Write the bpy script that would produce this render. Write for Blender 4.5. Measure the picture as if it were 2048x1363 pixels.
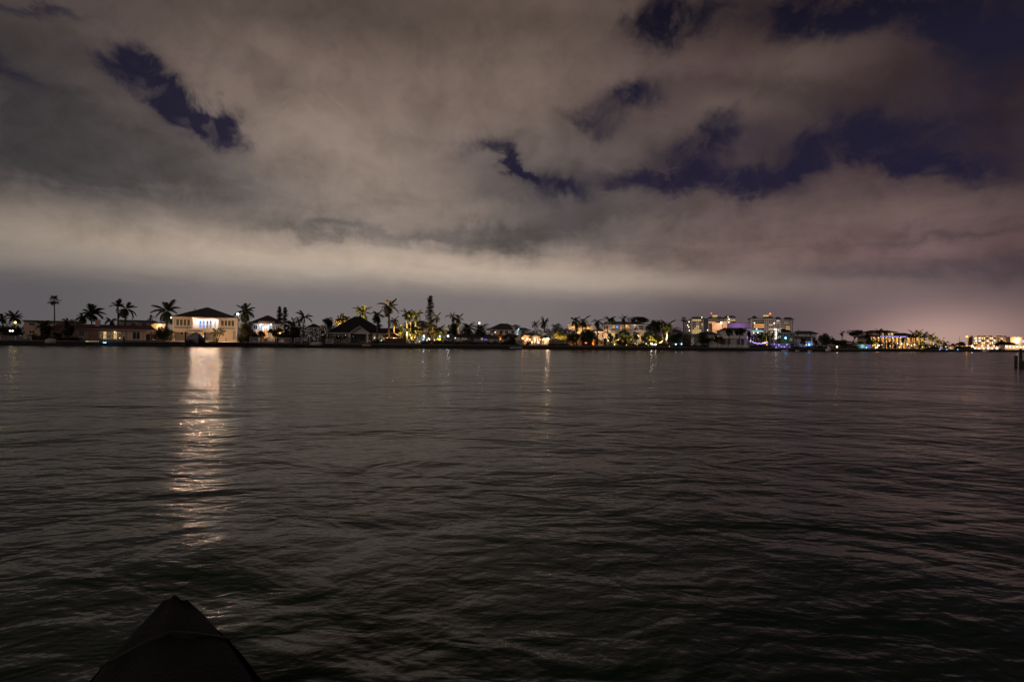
import bpy, math, random
from mathutils import Matrix, Vector
for _o in list(bpy.data.objects):
    bpy.data.objects.remove(_o, do_unlink=True)
scene = bpy.context.scene
COL = scene.collection
R = math.radians
rnd = random.Random(7)

# ------------------------------------------------------------------ camera
EYE = 2.2                      # eye height over the water, standing on a low dock
FPX = 1138.0                   # focal length in photo pixels (20 mm on full frame)
CAM_M = Matrix.Rotation(R(90) + 3.3 / FPX, 3, 'X') @ Matrix.Rotation(0.0125, 3, 'Z')
cam_data = bpy.data.cameras.new('camera')
cam_data.sensor_width = 36.0
cam_data.lens = 36.0 * FPX / 2048.0
cam_data.clip_start = 0.05
cam_data.clip_end = 20000.0
cam = bpy.data.objects.new('camera', cam_data)
COL.objects.link(cam)
cam.matrix_world = Matrix.Translation((0, 0, EYE)) @ CAM_M.to_4x4()
scene.camera = cam
scene.render.resolution_x, scene.render.resolution_y = 1024, 681
scene.view_settings.view_transform = 'Standard'
scene.view_settings.look = 'None'
scene.view_settings.exposure = 0.0
scene.view_settings.gamma = 1.0
scene.view_settings.use_curve_mapping = False
scene.cycles.max_bounces = 6
scene.cycles.transparent_max_bounces = 6
scene.cycles.sample_clamp_indirect = 4.0
scene.cycles.use_denoising = True
scene.cycles.use_light_tree = True

def ray(px, py):
    return CAM_M @ Vector(((px - 1024.0) / FPX, (681.5 - py) / FPX, -1.0))

# ------------------------------------------------------------------ night sky
world = bpy.data.worlds.new('World')
scene.world = world
world.use_nodes = True
WT = world.node_tree
WT.nodes.clear()

class G:
    """tiny node-graph helper"""
    def __init__(s, tree): s.t = tree
    def node(s, typ, **kw):
        n = s.t.nodes.new(typ)
        for k, v in kw.items(): setattr(n, k, v)
        return n
    def put(s, sock, v):
        if isinstance(v, bpy.types.NodeSocket): s.t.links.new(v, sock)
        elif v is not None: sock.default_value = v
    def math(s, op, a, b=None, c=None, clamp=False):
        n = s.node('ShaderNodeMath', operation=op, use_clamp=clamp)
        s.put(n.inputs[0], a); s.put(n.inputs[1], b)
        if c is not None: s.put(n.inputs[2], c)
        return n.outputs[0]
    def vec(s, op, a, b=None, out=0):
        n = s.node('ShaderNodeVectorMath', operation=op)
        s.put(n.inputs[0], a)
        if b is not None: s.put(n.inputs[1], b)
        return n.outputs[out]
    def dot(s, a, b): return s.vec('DOT_PRODUCT', a, b, 'Value')
    def scale(s, a, k):
        n = s.node('ShaderNodeVectorMath', operation='SCALE')
        s.put(n.inputs[0], a); s.put(n.inputs['Scale'], k)
        return n.outputs[0]
    def comb(s, x, y, z):
        n = s.node('ShaderNodeCombineXYZ')
        s.put(n.inputs[0], x); s.put(n.inputs[1], y); s.put(n.inputs[2], z)
        return n.outputs[0]
    def noise(s, v, scale, detail=4.0, rough=0.5, dist=0.0, out=0):
        n = s.node('ShaderNodeTexNoise')
        s.put(n.inputs['Vector'], v)
        n.inputs['Scale'].default_value = scale; n.inputs['Detail'].default_value = detail
        n.inputs['Roughness'].default_value = rough; n.inputs['Distortion'].default_value = dist
        return n.outputs[out]
    def ramp(s, fac, stops, interp='EASE'):
        n = s.node('ShaderNodeValToRGB')
        cr = n.color_ramp; cr.interpolation = interp
        while len(cr.elements) < len(stops): cr.elements.new(0.5)
        for e, (p, c) in zip(cr.elements, stops):
            e.position = p; e.color = (c[0], c[1], c[2], 1.0) if hasattr(c, '__len__') else (c, c, c, 1.0)
        s.put(n.inputs[0], fac)
        return n.outputs[0]
    def mix(s, fac, a, b, mode='MIX'):
        n = s.node('ShaderNodeMix', data_type='RGBA', blend_type=mode)
        s.put(n.inputs[0], fac); s.put(n.inputs[6], a); s.put(n.inputs[7], b)
        return n.outputs[2]
    def smooth(s, v, lo, hi):
        n = s.node('ShaderNodeMapRange', interpolation_type='SMOOTHSTEP')
        s.put(n.inputs[0], v); n.inputs[1].default_value = lo; n.inputs[2].default_value = hi
        return n.outputs[0]

g = G(WT)
DIR = g.vec('NORMALIZE', g.node('ShaderNodeTexCoord').outputs['Generated'])
_s = g.node('ShaderNodeSeparateXYZ'); g.put(_s.inputs[0], DIR)
DX, DY, DZ = _s.outputs
ELEV = g.math('MAXIMUM', DZ, 0.0)
_den = g.math('ADD', ELEV, 0.12)
PLANE = g.comb(g.math('DIVIDE', DX, _den), g.math('DIVIDE', DY, _den), 0.0)   # the cloud deck seen in perspective
# wind-blown warp of the view direction, so that cloud breaks get ragged rims
W1 = g.vec('SUBTRACT', g.noise(PLANE, 1.1, 5.0, 0.55, 0.6, out=1), (0.5, 0.5, 0.5))
W2 = g.vec('SUBTRACT', g.noise(DIR, 14.0, 7.0, 0.62, 0.5, out=1), (0.5, 0.5, 0.5))
WDIR = g.vec('ADD', g.vec('ADD', DIR, g.scale(W1, 0.085)), g.scale(W2, 0.095))

def lobe(px, py, half_len, half_wid, ang, amp, d=WDIR):
    """a soft elongated patch of sky centred on the sight line (px, py)"""
    c = ray(px, py).normalized()
    t = R(ang)
    ex = (ray(px + 10 * math.cos(t), py + 10 * math.sin(t)).normalized() - c)
    ex = (ex - c * ex.dot(c)).normalized()
    ey = c.cross(ex)
    k = 1.0 / ray(px, py).length
    n = g.node('ShaderNodeMapping', vector_type='TEXTURE')
    n.inputs['Location'].default_value = c
    n.inputs['Rotation'].default_value = Matrix((ex, ey, c)).transposed().to_euler()
    n.inputs['Scale'].default_value = (half_len / FPX * k, half_wid / FPX * k, 0.7)
    g.put(n.inputs['Vector'], d)
    r2 = g.dot(n.outputs[0], n.outputs[0])
    return g.math('MULTIPLY', g.math('POWER', 0.3679, r2), amp)

def add_all(lobes):
    s = lobes[0]
    for l in lobes[1:]: s = g.math('ADD', s, l)
    return s

BREAKS = [(250, 152, 80, 34, 24, 1.28), (345, 205, 110, 36, 31, 1.34), (425, 252, 70, 30, 20, 1.22), (475, 238, 40, 20, -30, 0.64),
          (1310, 55, 70, 50, -20, 1.34), (1385, 30, 70, 44, -10, 1.22), (1262, 196, 78, 34, -14, 1.41), (1185, 253, 70, 26, 12, 0.90), (1440, 245, 46, 24, -10, 0.77),
          (1400, 298, 84, 28, -10, 1.28), (1320, 350, 110, 26, -6, 0.58), (1400, 372, 190, 38, 3, 1.28), (1570, 345, 90, 20, -14, 0.51), (1010, 318, 46, 16, 35, 1.02), (1045, 345, 46, 14, 42, 1.09),
          (965, 285, 80, 20, -14, 0.70), (1135, 385, 60, 20, 20, 0.77), (1090, 400, 170, 60, 14, 0.45), (1725, 285, 150, 50, -6, 1.41), (1840, 315, 170, 32, 2, 1.22), (1900, 240, 160, 36, 0, 0.45),
          (1640, 322, 80, 20, -20, 0.51), (1740, 22, 210, 44, 4, 1.54), (2000, 70, 120, 80, 0, 1.47), (1590, 50, 84, 46, 0, 1.02), (1980, 160, 120, 40, -10, 0.38), (0, 148, 60, 26, 32, 1.02), (40, 5, 90, 16, 4, 0.90), (760, 10, 180, 22, 4, 0.32)]
VEIL = [(330, 350, 270, 84, 14, .80), (110, 320, 200, 66, 0, .70), (60, 205, 130, 66, 38, .62), (280, 230, 200, 70, 26, .45), (1090, 385, 210, 90, 18, .75),
        (1010, 480, 200, 26, 5, .62), (640, 466, 140, 14, 3, .55), (1900, 466, 180, 14, -5, .45), (1950, 545, 330, 26, -3, .55), (500, 135, 150, 34, 22, .35),
        (850, 480, 130, 16, 4, .40), (1330, 300, 330, 170, 4, .50), (1820, 270, 300, 130, 0, .55), (1960, 80, 330, 190, 0, .85), (20, 30, 270, 120, 14, .60), (600, 30, 300, 40, 6, .25),
        (1560, 190, 180, 26, 8, .35), (1130, 455, 150, 22, -6, .35)]
GLOW = [(300, 480, 640, 50, 5, .55), (1150, 558, 420, 28, 2, 1.25), (350, 520, 640, 32, 3, .72), (1000, 150, 280, 150, -20, .16), (660, 250, 240, 110, 30, .30), (1500, 215, 120, 40, -10, .20), (1600, 120, 130, 44, -10, .28), (1820, 420, 220, 36, -6, .25), (1420, 215, 60, 30, 0, .15)]
gap_raw = add_all([lobe(*b) for b in BREAKS])
veil = add_all([lobe(*b) for b in VEIL])
SDIR = g.vec('ADD', DIR, g.vec('MULTIPLY', W1, (0.06, 0.06, 0.025)))
glow = add_all([lobe(*b, SDIR) for b in GLOW])
n_big = g.noise(PLANE, 0.55, 6.0, 0.52, 0.7)
n_mid = g.noise(PLANE, 1.7, 6.0, 0.55, 0.9)
n_fine = g.noise(DIR, 20.0, 7.0, 0.6, 0.6)
gap = g.math('ADD', gap_raw, g.math('MULTIPLY', g.math('SUBTRACT', n_fine, 0.5), 0.95))
gap = g.math('ADD', gap, g.math('MULTIPLY', g.math('SUBTRACT', n_mid, 0.5), 0.60))
wisp = g.smooth(g.noise(WDIR, 9.0, 6.0, 0.6, 1.2), 0.46, 0.74)
GAP = g.math('MULTIPLY', g.smooth(gap, 0.02, 1.42), g.math('MULTIPLY_ADD', wisp, -0.50, 0.97))
# lit cloud deck: town light from below, brightest low over the far shore
base = g.ramp(ELEV, [(0.0, (.190, .168, .168)), (0.07, (.188, .165, .166)), (0.105, (.215, .187, .172)), (0.14, (.315, .250, .203)),
                     (0.20, (.260, .207, .173)), (0.30, (.215, .165, .140)), (0.39, (.172, .124, .104)), (0.50, (.095, .069, .058)), (0.64, (.044, .034, .029)), (1.0, (.020, .016, .015))])
side = g.ramp(g.math('MULTIPLY_ADD', DX, 0.5, 0.5), [(0.0, (.50, .52, .56)), (0.17, (.58, .60, .64)), (0.28, (.95, .95, .95)), (0.5, (1.0, .98, .97)),
                     (0.58, (.88, .83, .85)), (0.675, (.55, .47, .52)), (0.78, (.50, .39, .46)), (0.84, (.35, .26, .33)), (1.0, (.36, .28, .34))])
lit = g.mix(1.0, base, side, 'MULTIPLY')
mod = g.math('ADD', g.math('MULTIPLY', n_big, 0.75), g.math('MULTIPLY', n_mid, 0.85))
mod = g.math('ADD', mod, g.math('MULTIPLY', n_fine, 0.70))
mod = g.math('ADD', mod, g.math('MULTIPLY', g.noise(WDIR, 6.0, 7.0, 0.58, 0.9), 0.75))
mod = g.math('ADD', mod, -0.50)
lowmix = g.smooth(ELEV, 0.05, 0.16)
mod = g.math('ADD', g.math('MULTIPLY', mod, lowmix), g.math('SUBTRACT', 1.0, lowmix))
lit = g.scale(lit, mod)
lit = g.scale(lit, g.math('MULTIPLY_ADD', g.math('MINIMUM', veil, 1.0), -0.58, 1.0))
lit = g.mix(g.math('MINIMUM', veil, 1.0), lit, g.vec('MULTIPLY', lit, (.88, .96, 1.10)))
lit = g.vec('ADD', lit, g.scale((.150, .118, .086), glow))
# distant city glow over the right-hand shore
d0 = lobe(1890, 674, 150, 58, 0, 1.0, DIR)
d1 = lobe(1880, 645, 330, 120, 0, 1.0, DIR)
lit = g.vec('ADD', lit, g.scale((.33, .205, .155), d0))
lit = g.vec('ADD', lit, g.scale((.040, .028, .028), d1))
night = g.ramp(ELEV, [(0.0, (.020, .018, .034)), (0.25, (.0150, .0125, .031)), (0.38, (.0125, .0115, .026)), (0.5, (.0050, .0050, .013)), (1.0, (.006, .006, .018))])
sky = g.mix(GAP, lit, night)
# a handful of stars where the deck is open
vor = g.node('ShaderNodeTexVoronoi'); g.put(vor.inputs['Vector'], DIR); vor.inputs['Scale'].default_value = 24.0
star = g.math('LESS_THAN', vor.outputs['Distance'], 0.018)
star = g.math('MULTIPLY', star, g.math('MULTIPLY', GAP, GAP))
star = g.math('MULTIPLY', star, g.math('GREATER_THAN', g.dot(vor.outputs['Color'], (1, 0, 0)), 0.72))
sky = g.vec('ADD', sky, g.scale((.30, .34, .45), star))
bg = g.node('ShaderNodeBackground'); g.put(bg.inputs[0], sky); bg.inputs[1].default_value = 1.0
wo = g.node('ShaderNodeOutputWorld'); g.put(wo.inputs[0], bg.outputs[0])

# the glow of the town behind the camera, which is all that lights the waterfronts from the front
sun_data = bpy.data.lights.new('town_glow', 'SUN')
sun_data.energy = 0.34
sun_data.angle = R(25)
sun_data.color = (1.0, 0.80, 0.68)
sun = bpy.data.objects.new('town_glow', sun_data)
COL.objects.link(sun)
sun.rotation_euler = (R(76), 0, R(-36))

# ------------------------------------------------------------------ materials
MATS = {}
def mat(name, color, rough=0.7, var=0.18, scale=2.0, metal=0.0, trans=0.0, bump=0.0, spec=.5):
    """a procedural surface: base colour broken up by noise, optional fine relief"""
    if name in MATS: return MATS[name]
    m = bpy.data.materials.new(name); m.use_nodes = True
    t = m.node_tree; k = G(t)
    b = t.nodes['Principled BSDF']
    co = k.node('ShaderNodeTexCoord').outputs['Object']
    n = k.noise(co, scale, 5.0, 0.6)
    lo = tuple(c * (1 - var) for c in color); hi = tuple(c * (1 + var) for c in color)
    k.put(b.inputs['Base Color'], k.ramp(n, [(0.25, lo), (0.75, hi)], 'LINEAR'))
    b.inputs['Roughness'].default_value = rough; b.inputs['Metallic'].default_value = metal; b.inputs['Specular IOR Level'].default_value = spec
    if trans:
        td = k.node('ShaderNodeBsdfTranslucent'); td.inputs[0].default_value = (color[0] * 1.3, color[1] * 1.2, color[2], 1)
        mx = k.node('ShaderNodeMixShader'); mx.inputs[0].default_value = trans
        t.links.new(b.outputs[0], mx.inputs[1]); t.links.new(td.outputs[0], mx.inputs[2])
        t.links.new(mx.outputs[0], t.nodes['Material Output'].inputs[0])
    if bump:
        bp = k.node('ShaderNodeBump'); bp.inputs['Strength'].default_value = bump; bp.inputs['Distance'].default_value = 0.05
        k.put(bp.inputs['Height'], k.noise(co, scale * 6, 4.0, 0.6)); k.put(b.inputs['Normal'], bp.outputs[0])
    MATS[name] = m
    return m
def lamp_mat(name, color, strength):
    if name in MATS: return MATS[name]
    m = bpy.data.materials.new(name); m.use_nodes = True
    t = m.node_tree; t.nodes.clear(); k = G(t)
    e = k.node('ShaderNodeEmission'); e.inputs[0].default_value = (*color, 1); e.inputs[1].default_value = strength
    o = k.node('ShaderNodeOutputMaterial'); t.links.new(e.outputs[0], o.inputs[0])
    MATS[name] = m
    return m
def lit_pane(name, color, strength, scale=1.3, low=0.15):
    """a lit room seen through glass: uneven light of curtains, lamps and furniture"""
    if name in MATS: return MATS[name]
    m = bpy.data.materials.new(name); m.use_nodes = True
    t = m.node_tree; k = G(t); b = t.nodes['Principled BSDF']
    co = k.node('ShaderNodeTexCoord').outputs['Object']
    n = k.ramp(k.noise(co, scale, 3.0, 0.6), [(0.35, low), (0.65, 1.0)], 'LINEAR')
    b.inputs['Base Color'].default_value = (.02, .02, .02, 1); b.inputs['Roughness'].default_value = 0.08
    b.inputs['Emission Color'].default_value = (*color, 1)
    k.put(b.inputs['Emission Strength'], k.math('MULTIPLY', n, strength))
    MATS[name] = m
    return m

# water: long-exposure chop, small waves running across the channel
WATER = bpy.data.materials.new('bay_water'); WATER.use_nodes = True
k = G(WATER.node_tree); b = WATER.node_tree.nodes['Principled BSDF']
b.inputs['Base Color'].default_value = (.009, .034, .020, 1)
b.inputs['Roughness'].default_value = 0.215
b.inputs['IOR'].default_value = 1.33
co = k.node('ShaderNodeTexCoord').outputs['Object']
mp = k.node('ShaderNodeMapping'); mp.inputs['Rotation'].default_value = (0, 0, R(-8)); mp.inputs['Scale'].default_value = (0.72, 1.05, 1.0)
k.put(mp.inputs[0], co)
P = mp.outputs[0]
warp = k.vec('ADD', P, k.scale(k.vec('SUBTRACT', k.noise(P, 0.30, 2.0, 0.5, out=1), (.5, .5, .5)), 1.6))
gust = k.math('MULTIPLY_ADD', k.noise(co, 0.045, 3.0, 0.6), 1.5, 0.25)          # wind patches and calmer slicks
mp2 = k.node('ShaderNodeMapping'); mp2.inputs['Rotation'].default_value = (0, 0, R(-5)); mp2.inputs['Scale'].default_value = (0.8, 1.0, 1.0); k.put(mp2.inputs[0], co)
h = k.math('MULTIPLY', k.noise(mp2.outputs[0], 0.04, 2.0, 0.5, 0.4), 0.6)
h = k.math('ADD', h, k.math('MULTIPLY', k.noise(mp2.outputs[0], 0.13, 2.0, 0.55, 0.5), 0.70))
h = k.math('ADD', h, k.math('MULTIPLY', k.noise(warp, 0.42, 3.0, 0.55), 0.50))
h = k.math('ADD', h, k.math('MULTIPLY', k.noise(warp, 1.25, 2.0, 0.5, 0.5), 0.175))
h = k.math('ADD', h, k.math('MULTIPLY', k.noise(warp, 3.1, 2.0, 0.5, 0.5), 0.070))
h = k.math('ADD', h, k.math('MULTIPLY', k.noise(P, 8.0, 2.0, 0.5, 0.3), 0.026))
h = k.math('ADD', h, k.math('MULTIPLY', k.noise(P, 19.0, 2.0, 0.5, 0.3), 0.008))
h = k.math('MULTIPLY', h, gust)
bp = k.node('ShaderNodeBump'); bp.inputs['Strength'].default_value = 1.0; bp.inputs['Distance'].default_value = 0.52
k.put(bp.inputs['Height'], h); k.put(b.inputs['Normal'], bp.outputs[0])

# ------------------------------------------------------------------ mesh and object helpers
class MB:
    """collects boxes, prisms, tubes and faces; build() links them as ONE mesh object"""
    def __init__(s): s.v = []; s.f = []
    def box(s, x0, x1, y0, y1, z0, z1):
        b = len(s.v)
        s.v += [(x0, y0, z0), (x1, y0, z0), (x1, y1, z0), (x0, y1, z0), (x0, y0, z1), (x1, y0, z1), (x1, y1, z1), (x0, y1, z1)]
        s.f += [tuple(b + i for i in q) for q in ((0, 3, 2, 1), (4, 5, 6, 7), (0, 1, 5, 4), (1, 2, 6, 5), (2, 3, 7, 6), (3, 0, 4, 7))]
        return s
    def face(s, *pts):
        b = len(s.v); s.v += [tuple(p) for p in pts]; s.f.append(tuple(range(b, b + len(pts)))); return s
    def solid(s, bottom, top):
        """closed solid between two rings of equal length"""
        b = len(s.v); n = len(bottom); s.v += [tuple(p) for p in bottom] + [tuple(p) for p in top]
        s.f.append(tuple(b + i for i in reversed(range(n)))); s.f.append(tuple(b + n + i for i in range(n)))
        for i in range(n):
            j = (i + 1) % n; s.f.append((b + i, b + j, b + n + j, b + n + i))
        return s
    def tube(s, pts, rads, n=6, cap=True):
        rings = []
        for i, (p, r) in enumerate(zip(pts, rads)):
            p = Vector(p); d = Vector(pts[min(i + 1, len(pts) - 1)]) - Vector(pts[max(i - 1, 0)])
            d.normalize(); a = d.orthogonal().normalized(); c = d.cross(a)
            b = len(s.v); rings.append(b)
            for q in range(n):
                t = 2 * math.pi * q / n
                s.v.append(tuple(p + a * (r * math.cos(t)) + c * (r * math.sin(t))))
        for a0, b0 in zip(rings, rings[1:]):
            for q in range(n): s.f.append((a0 + q, a0 + (q + 1) % n, b0 + (q + 1) % n, b0 + q))
        if cap:
            s.f.append(tuple(rings[0] + q for q in reversed(range(n)))); s.f.append(tuple(rings[-1] + q for q in range(n)))
        return s
    def ball(s, c, r, seg=8, rings=5, sz=1.0):
        b = len(s.v); s.v.append((c[0], c[1], c[2] - r * sz))
        for i in range(1, rings):
            ph = -math.pi / 2 + math.pi * i / rings
            for q in range(seg):
                t = 2 * math.pi * q / seg
                s.v.append((c[0] + r * math.cos(ph) * math.cos(t), c[1] + r * math.cos(ph) * math.sin(t), c[2] + r * sz * math.sin(ph)))
        s.v.append((c[0], c[1], c[2] + r * sz)); top = len(s.v) - 1
        for q in range(seg):
            s.f.append((b, b + 1 + (q + 1) % seg, b + 1 + q))
            s.f.append((top, top - seg + q, top - seg + (q + 1) % seg))
        for i in range(rings - 2):
            for q in range(seg):
                a0 = b + 1 + i * seg; b0 = a0 + seg
                s.f.append((a0 + q, a0 + (q + 1) % seg, b0 + (q + 1) % seg, b0 + q))
        return s
    def mesh(s, name, m, smooth=False):
        me = bpy.data.meshes.new(name); me.from_pydata(s.v, [], s.f)
        if m: me.materials.append(m)
        if smooth: me.polygons.foreach_set('use_smooth', [True] * len(me.polygons))
        me.update(); return me
    def build(s, name, m, parent=None, smooth=False): return link(name, s.mesh(name, m, smooth), parent)

def link(name, data, parent=None, loc=None):
    o = bpy.data.objects.new(name, data); COL.objects.link(o)
    if parent: o.parent = parent
    if loc is not None: o.location = loc
    return o
def tag(o, label, cat, group=None):
    o['label'] = label; o['category'] = cat
    if group: o['group'] = group
    return o
def thing(name, label, cat, loc=(0, 0, 0), rz=0.0, group=None):
    o = link(name, None); o.location = loc; o.rotation_euler = (0, 0, rz); o.empty_display_size = 0.5
    return tag(o, label, cat, group)
def structure(o): o['kind'] = 'structure'; return o
def stuff(o): o['kind'] = 'stuff'; return o

# ------------------------------------------------------------------ survey: the far shore
# depth (m north of the camera) of the waterline along sight lines given by photo column
SHORE = [(-700, 103), (-300, 122), (0, 138), (170, 146.5), (400, 158.5), (600, 169), (700, 174), (900, 185), (1100, 199), (1300, 214), (1450, 227),
         (1560, 239), (1700, 266), (1800, 294), (1900, 331), (2048, 415), (2200, 560), (2330, 800)]
def lerp_table(tab, x):
    for (x0, y0), (x1, y1) in zip(tab, tab[1:]):
        if x <= x1: return y0 + (y1 - y0) * (x - x0) / (x1 - x0)
    return tab[-1][1]
def shore_depth(px): return lerp_table(SHORE, px)
def horizon(px): return 684.8 + (px - 1024) * 0.0125
def site(px, back, z=None, depth=None):
    """ground point on the sight line px, `back` metres behind the seawall"""
    Y = depth if depth is not None else shore_depth(px) + back
    d = ray(px, horizon(px)); X = d.x / d.y * Y
    return Vector((X, Y, ground(back) if z is None else z))
def ground(back): return 1.22 + 0.33 * min(max(back / 10.0, 0.0), 1.0)
def height(px, py, Y):
    d = ray(px, py); return EYE + d.z / d.y * Y
def mpp(Y): return Y / FPX              # metres per photo pixel at depth Y
def shore_angle(px):
    a = site(px - 25, 0); b_ = site(px + 25, 0)
    return math.atan2(b_.y - a.y, b_.x - a.x)

# ------------------------------------------------------------------ materials in use
M = dict(
    cream=mat('cream_stucco', (.62, .50, .40), .85, .08, .6), sand=mat('sand_stucco', (.55, .43, .34), .85, .1, .6),
    pink=mat('rose_stucco', (.50, .36, .30), .85, .1, .6), white=mat('white_paint', (.74, .73, .72), .6, .06, .8),
    grey=mat('grey_render', (.30, .30, .32), .8, .12, .6), pale=mat('pale_grey_render', (.46, .45, .46), .8, .1, .6),
    trim=mat('cream_trim', (.68, .60, .50), .6, .06, .8), green_wall=mat('green_render', (.10, .15, .13), .8, .1, .6),
    slate=mat('slate_roof', (.050, .048, .055), .7, .25, 3.0, bump=.4), brown_roof=mat('brown_roof', (.060, .040, .034), .75, .25, 3.0, bump=.4),
    red_roof=mat('red_tile_roof', (.085, .028, .022), .75, .25, 3.0, bump=.4), black_roof=mat('black_roof', (.016, .016, .017), .8, .25, 3.0, bump=.4),
    thatch=mat('thatch', (.05, .036, .022), .95, .3, 5.0, bump=.6), terracotta=mat('terracotta_roof', (.30, .15, .09), .8, .25, 3.0, bump=.4),
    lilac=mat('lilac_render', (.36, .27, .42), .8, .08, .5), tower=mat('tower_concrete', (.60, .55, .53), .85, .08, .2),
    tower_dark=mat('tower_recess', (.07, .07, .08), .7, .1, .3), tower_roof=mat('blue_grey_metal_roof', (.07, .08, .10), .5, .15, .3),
    glass=mat('dark_glass', (.018, .020, .024), .06, .2, 1.0), glass_green=mat('curtained_glass', (.11, .11, .075), .12, .4, 1.6),
    metal=mat('dark_metal', (.03, .03, .033), .5, .2, 3.0, .6), pole=mat('pale_metal', (.42, .42, .42), .5, .1, 3.0, .3),
    wood=mat('weathered_wood', (.075, .062, .05), .85, .3, 4.0, bump=.3), piling=mat('wet_piling', (.018, .016, .015), .6, .3, 4.0, bump=.4),
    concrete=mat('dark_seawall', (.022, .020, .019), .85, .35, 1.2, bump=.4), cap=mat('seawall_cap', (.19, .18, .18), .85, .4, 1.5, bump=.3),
    lawn=mat('lawn', (.065, .075, .03), .95, .35, .8, bump=.5), vinyl=mat('white_vinyl', (.66, .66, .70), .5, .05, 1.0),
    frond=mat('palm_frond', (.032, .042, .013), .55, .35, 1.5, trans=.25), fan=mat('fan_frond', (.045, .058, .022), .55, .3, 1.5, trans=.2),
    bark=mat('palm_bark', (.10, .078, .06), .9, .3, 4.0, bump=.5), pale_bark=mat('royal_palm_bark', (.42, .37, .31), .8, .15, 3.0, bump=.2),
    leaf=mat('leaf', (.028, .036, .013), .6, .4, .9, trans=.25), olive=mat('olive_lit_leaf', (.10, .095, .020), .6, .35, .9, trans=.3),  # olive: brighter copy of leaf, lamplight put into its colour
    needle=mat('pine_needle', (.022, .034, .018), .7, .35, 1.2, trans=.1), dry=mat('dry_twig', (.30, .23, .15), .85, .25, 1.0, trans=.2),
    canvas=mat('boat_canvas', (.17, .17, .19), .75, .2, 2.0, bump=.3), gel=mat('white_gelcoat', (.70, .70, .70), .25, .04, 1.0),
    yellow=mat('yellow_plastic', (.62, .38, .03), .4, .1, 2.0), navy=mat('navy_gelcoat', (.012, .014, .030), .3, .2, 2.0),
    orange_hull=mat('red_antifoul', (.32, .09, .03), .6, .2, 2.0), red=mat('red_paint', (.4, .05, .03), .5, .1, 1.0),
    fence=mat('timber_fence', (.20, .15, .11), .85, .25, 3.0, bump=.3), dark_fence=mat('dark_timber_fence', (.07, .055, .045), .85, .25, 3.0, bump=.3),
    flag=mat('flag_cloth', (.72, .74, .80), .8, .05, 1.0, trans=.3), purple=mat('purple_cloth', (.30, .20, .42), .8, .1, 1.0, trans=.3),
)
L = dict(
    warm=lit_pane('warm_window', (1.0, .60, .24), 1.0), amber=lit_pane('amber_window', (1.0, .42, .07), 1.5), gold=lit_pane('golden_window', (1.0, .68, .22), 1.2),
    white=lit_pane('white_window', (1.0, .93, .82), 2.6), dim=lit_pane('dim_window', (1.0, .74, .45), .16, 1.6, .05), blue=lit_pane('blue_window', (.05, .30, 1.0), 1.3, .9, .35),
    cyan=lit_pane('cyan_window', (.25, .80, 1.0), 1.2), violet=lit_pane('violet_window', (.22, .16, 1.0), .9), pinkw=lit_pane('pink_window', (1.0, .55, .62), .5),
    azure=lit_pane('azure_window', (.02, .34, .95), 1.1, .5, .5), pool=lit_pane('room_view_window', (.30, .50, .85), .55, .9, .1),
)
def bulb_mat(col, e): return lamp_mat('bulb_%02d_%02d_%02d_%03d' % (int(col[0] * 20), int(col[1] * 20), int(col[2] * 20), int(e)), col, e)
WARM, ORANGE, WHITE, COOL, BLUE, CYAN, GREEN, YELLOW, REDC = (1, .66, .34), (1, .40, .06), (1, .90, .76), (.72, .86, 1), (.08, .26, 1), (.2, .85, 1), (.1, 1, .55), (1, .75, .08), (1, .10, .05)

# ------------------------------------------------------------------ lamps
def lamp(px, py, back, color, e, label, r=0.22, name='lamp_post', cat='lamp', pole=True, depth=None, group=None, pole_mat='metal'):
    """a globe on a post (or a low garden lamp); the globe is what gives the light"""
    p = site(px, back, depth=depth); z = height(px, py, p.y)
    t = thing(name, label, cat, p, group=group); hgt = max(z - p.z, 0.25)
    MB().tube([(0, 0, 0), (0, 0, hgt - r * .9)], [.07, .045], 6).build('post', M[pole_mat], t)
    r *= .7
    MB().ball((0, 0, hgt), r, 8, 6).build('globe', bulb_mat(color, e * .38), t, True)
    return t
def uplight(px, back, color, power, label, tilt=0.0, az=0.0, cone=95, depth=None, group='garden uplights'):
    """a small can spotlight set in the ground, shining up into a tree or on to a wall"""
    p = site(px, back, depth=depth)
    t = thing('uplight', label, 'spotlight', p, group=group)
    MB().tube([(0, 0, 0), (0, 0, .22)], [.11, .13], 8).build('housing', M['metal'], t)
    d = bpy.data.lights.new('uplight_beam', 'SPOT'); d.energy = power * 29; d.color = color; d.spot_size = R(cone); d.spot_blend = .6; d.shadow_soft_size = .12
    o = link('uplight_beam', d, t, (0, 0, .32)); o.rotation_euler = (R(180 - tilt), 0, az)
    return t

# ------------------------------------------------------------------ palms
def frond_mesh(name, droop, m, n=11, width=.24, lift=0.0):
    mb = MB(); pts = []; x = z = 0.0; N = 10
    for i in range(N + 1):
        t = i / N; a = lift - droop * t ** 1.3
        pts.append(Vector((x, 0, z))); x += math.cos(a) / N; z += math.sin(a) / N
    for i in range(0, N, 2):
        w = .018 * (1 - i / N) + .004
        a_, b_ = pts[i], pts[min(i + 2, N)]
        mb.face(a_ + Vector((0, -w, 0)), a_ + Vector((0, w, 0)), b_ + Vector((0, w * .7, .0)), b_ + Vector((0, -w * .7, .0)))
    for i in range(n):
        t = .12 + .88 * i / (n - 1); q = t * N; j = min(int(q), N - 1); p = pts[j].lerp(pts[j + 1], q - j)
        d = (pts[j + 1] - pts[j]).normalized()
        ll = width * (math.sin(math.pi * min(t * .93 + .07, 1)) ** .6) + .04
        for s in (-1, 1):
            tip = p + d * ll * .75 + Vector((0, s * ll * .8, -ll * .55))
            mb.face(p - d * .055, p + d * .075, tip)
    return mb.mesh(name, m)
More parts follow.
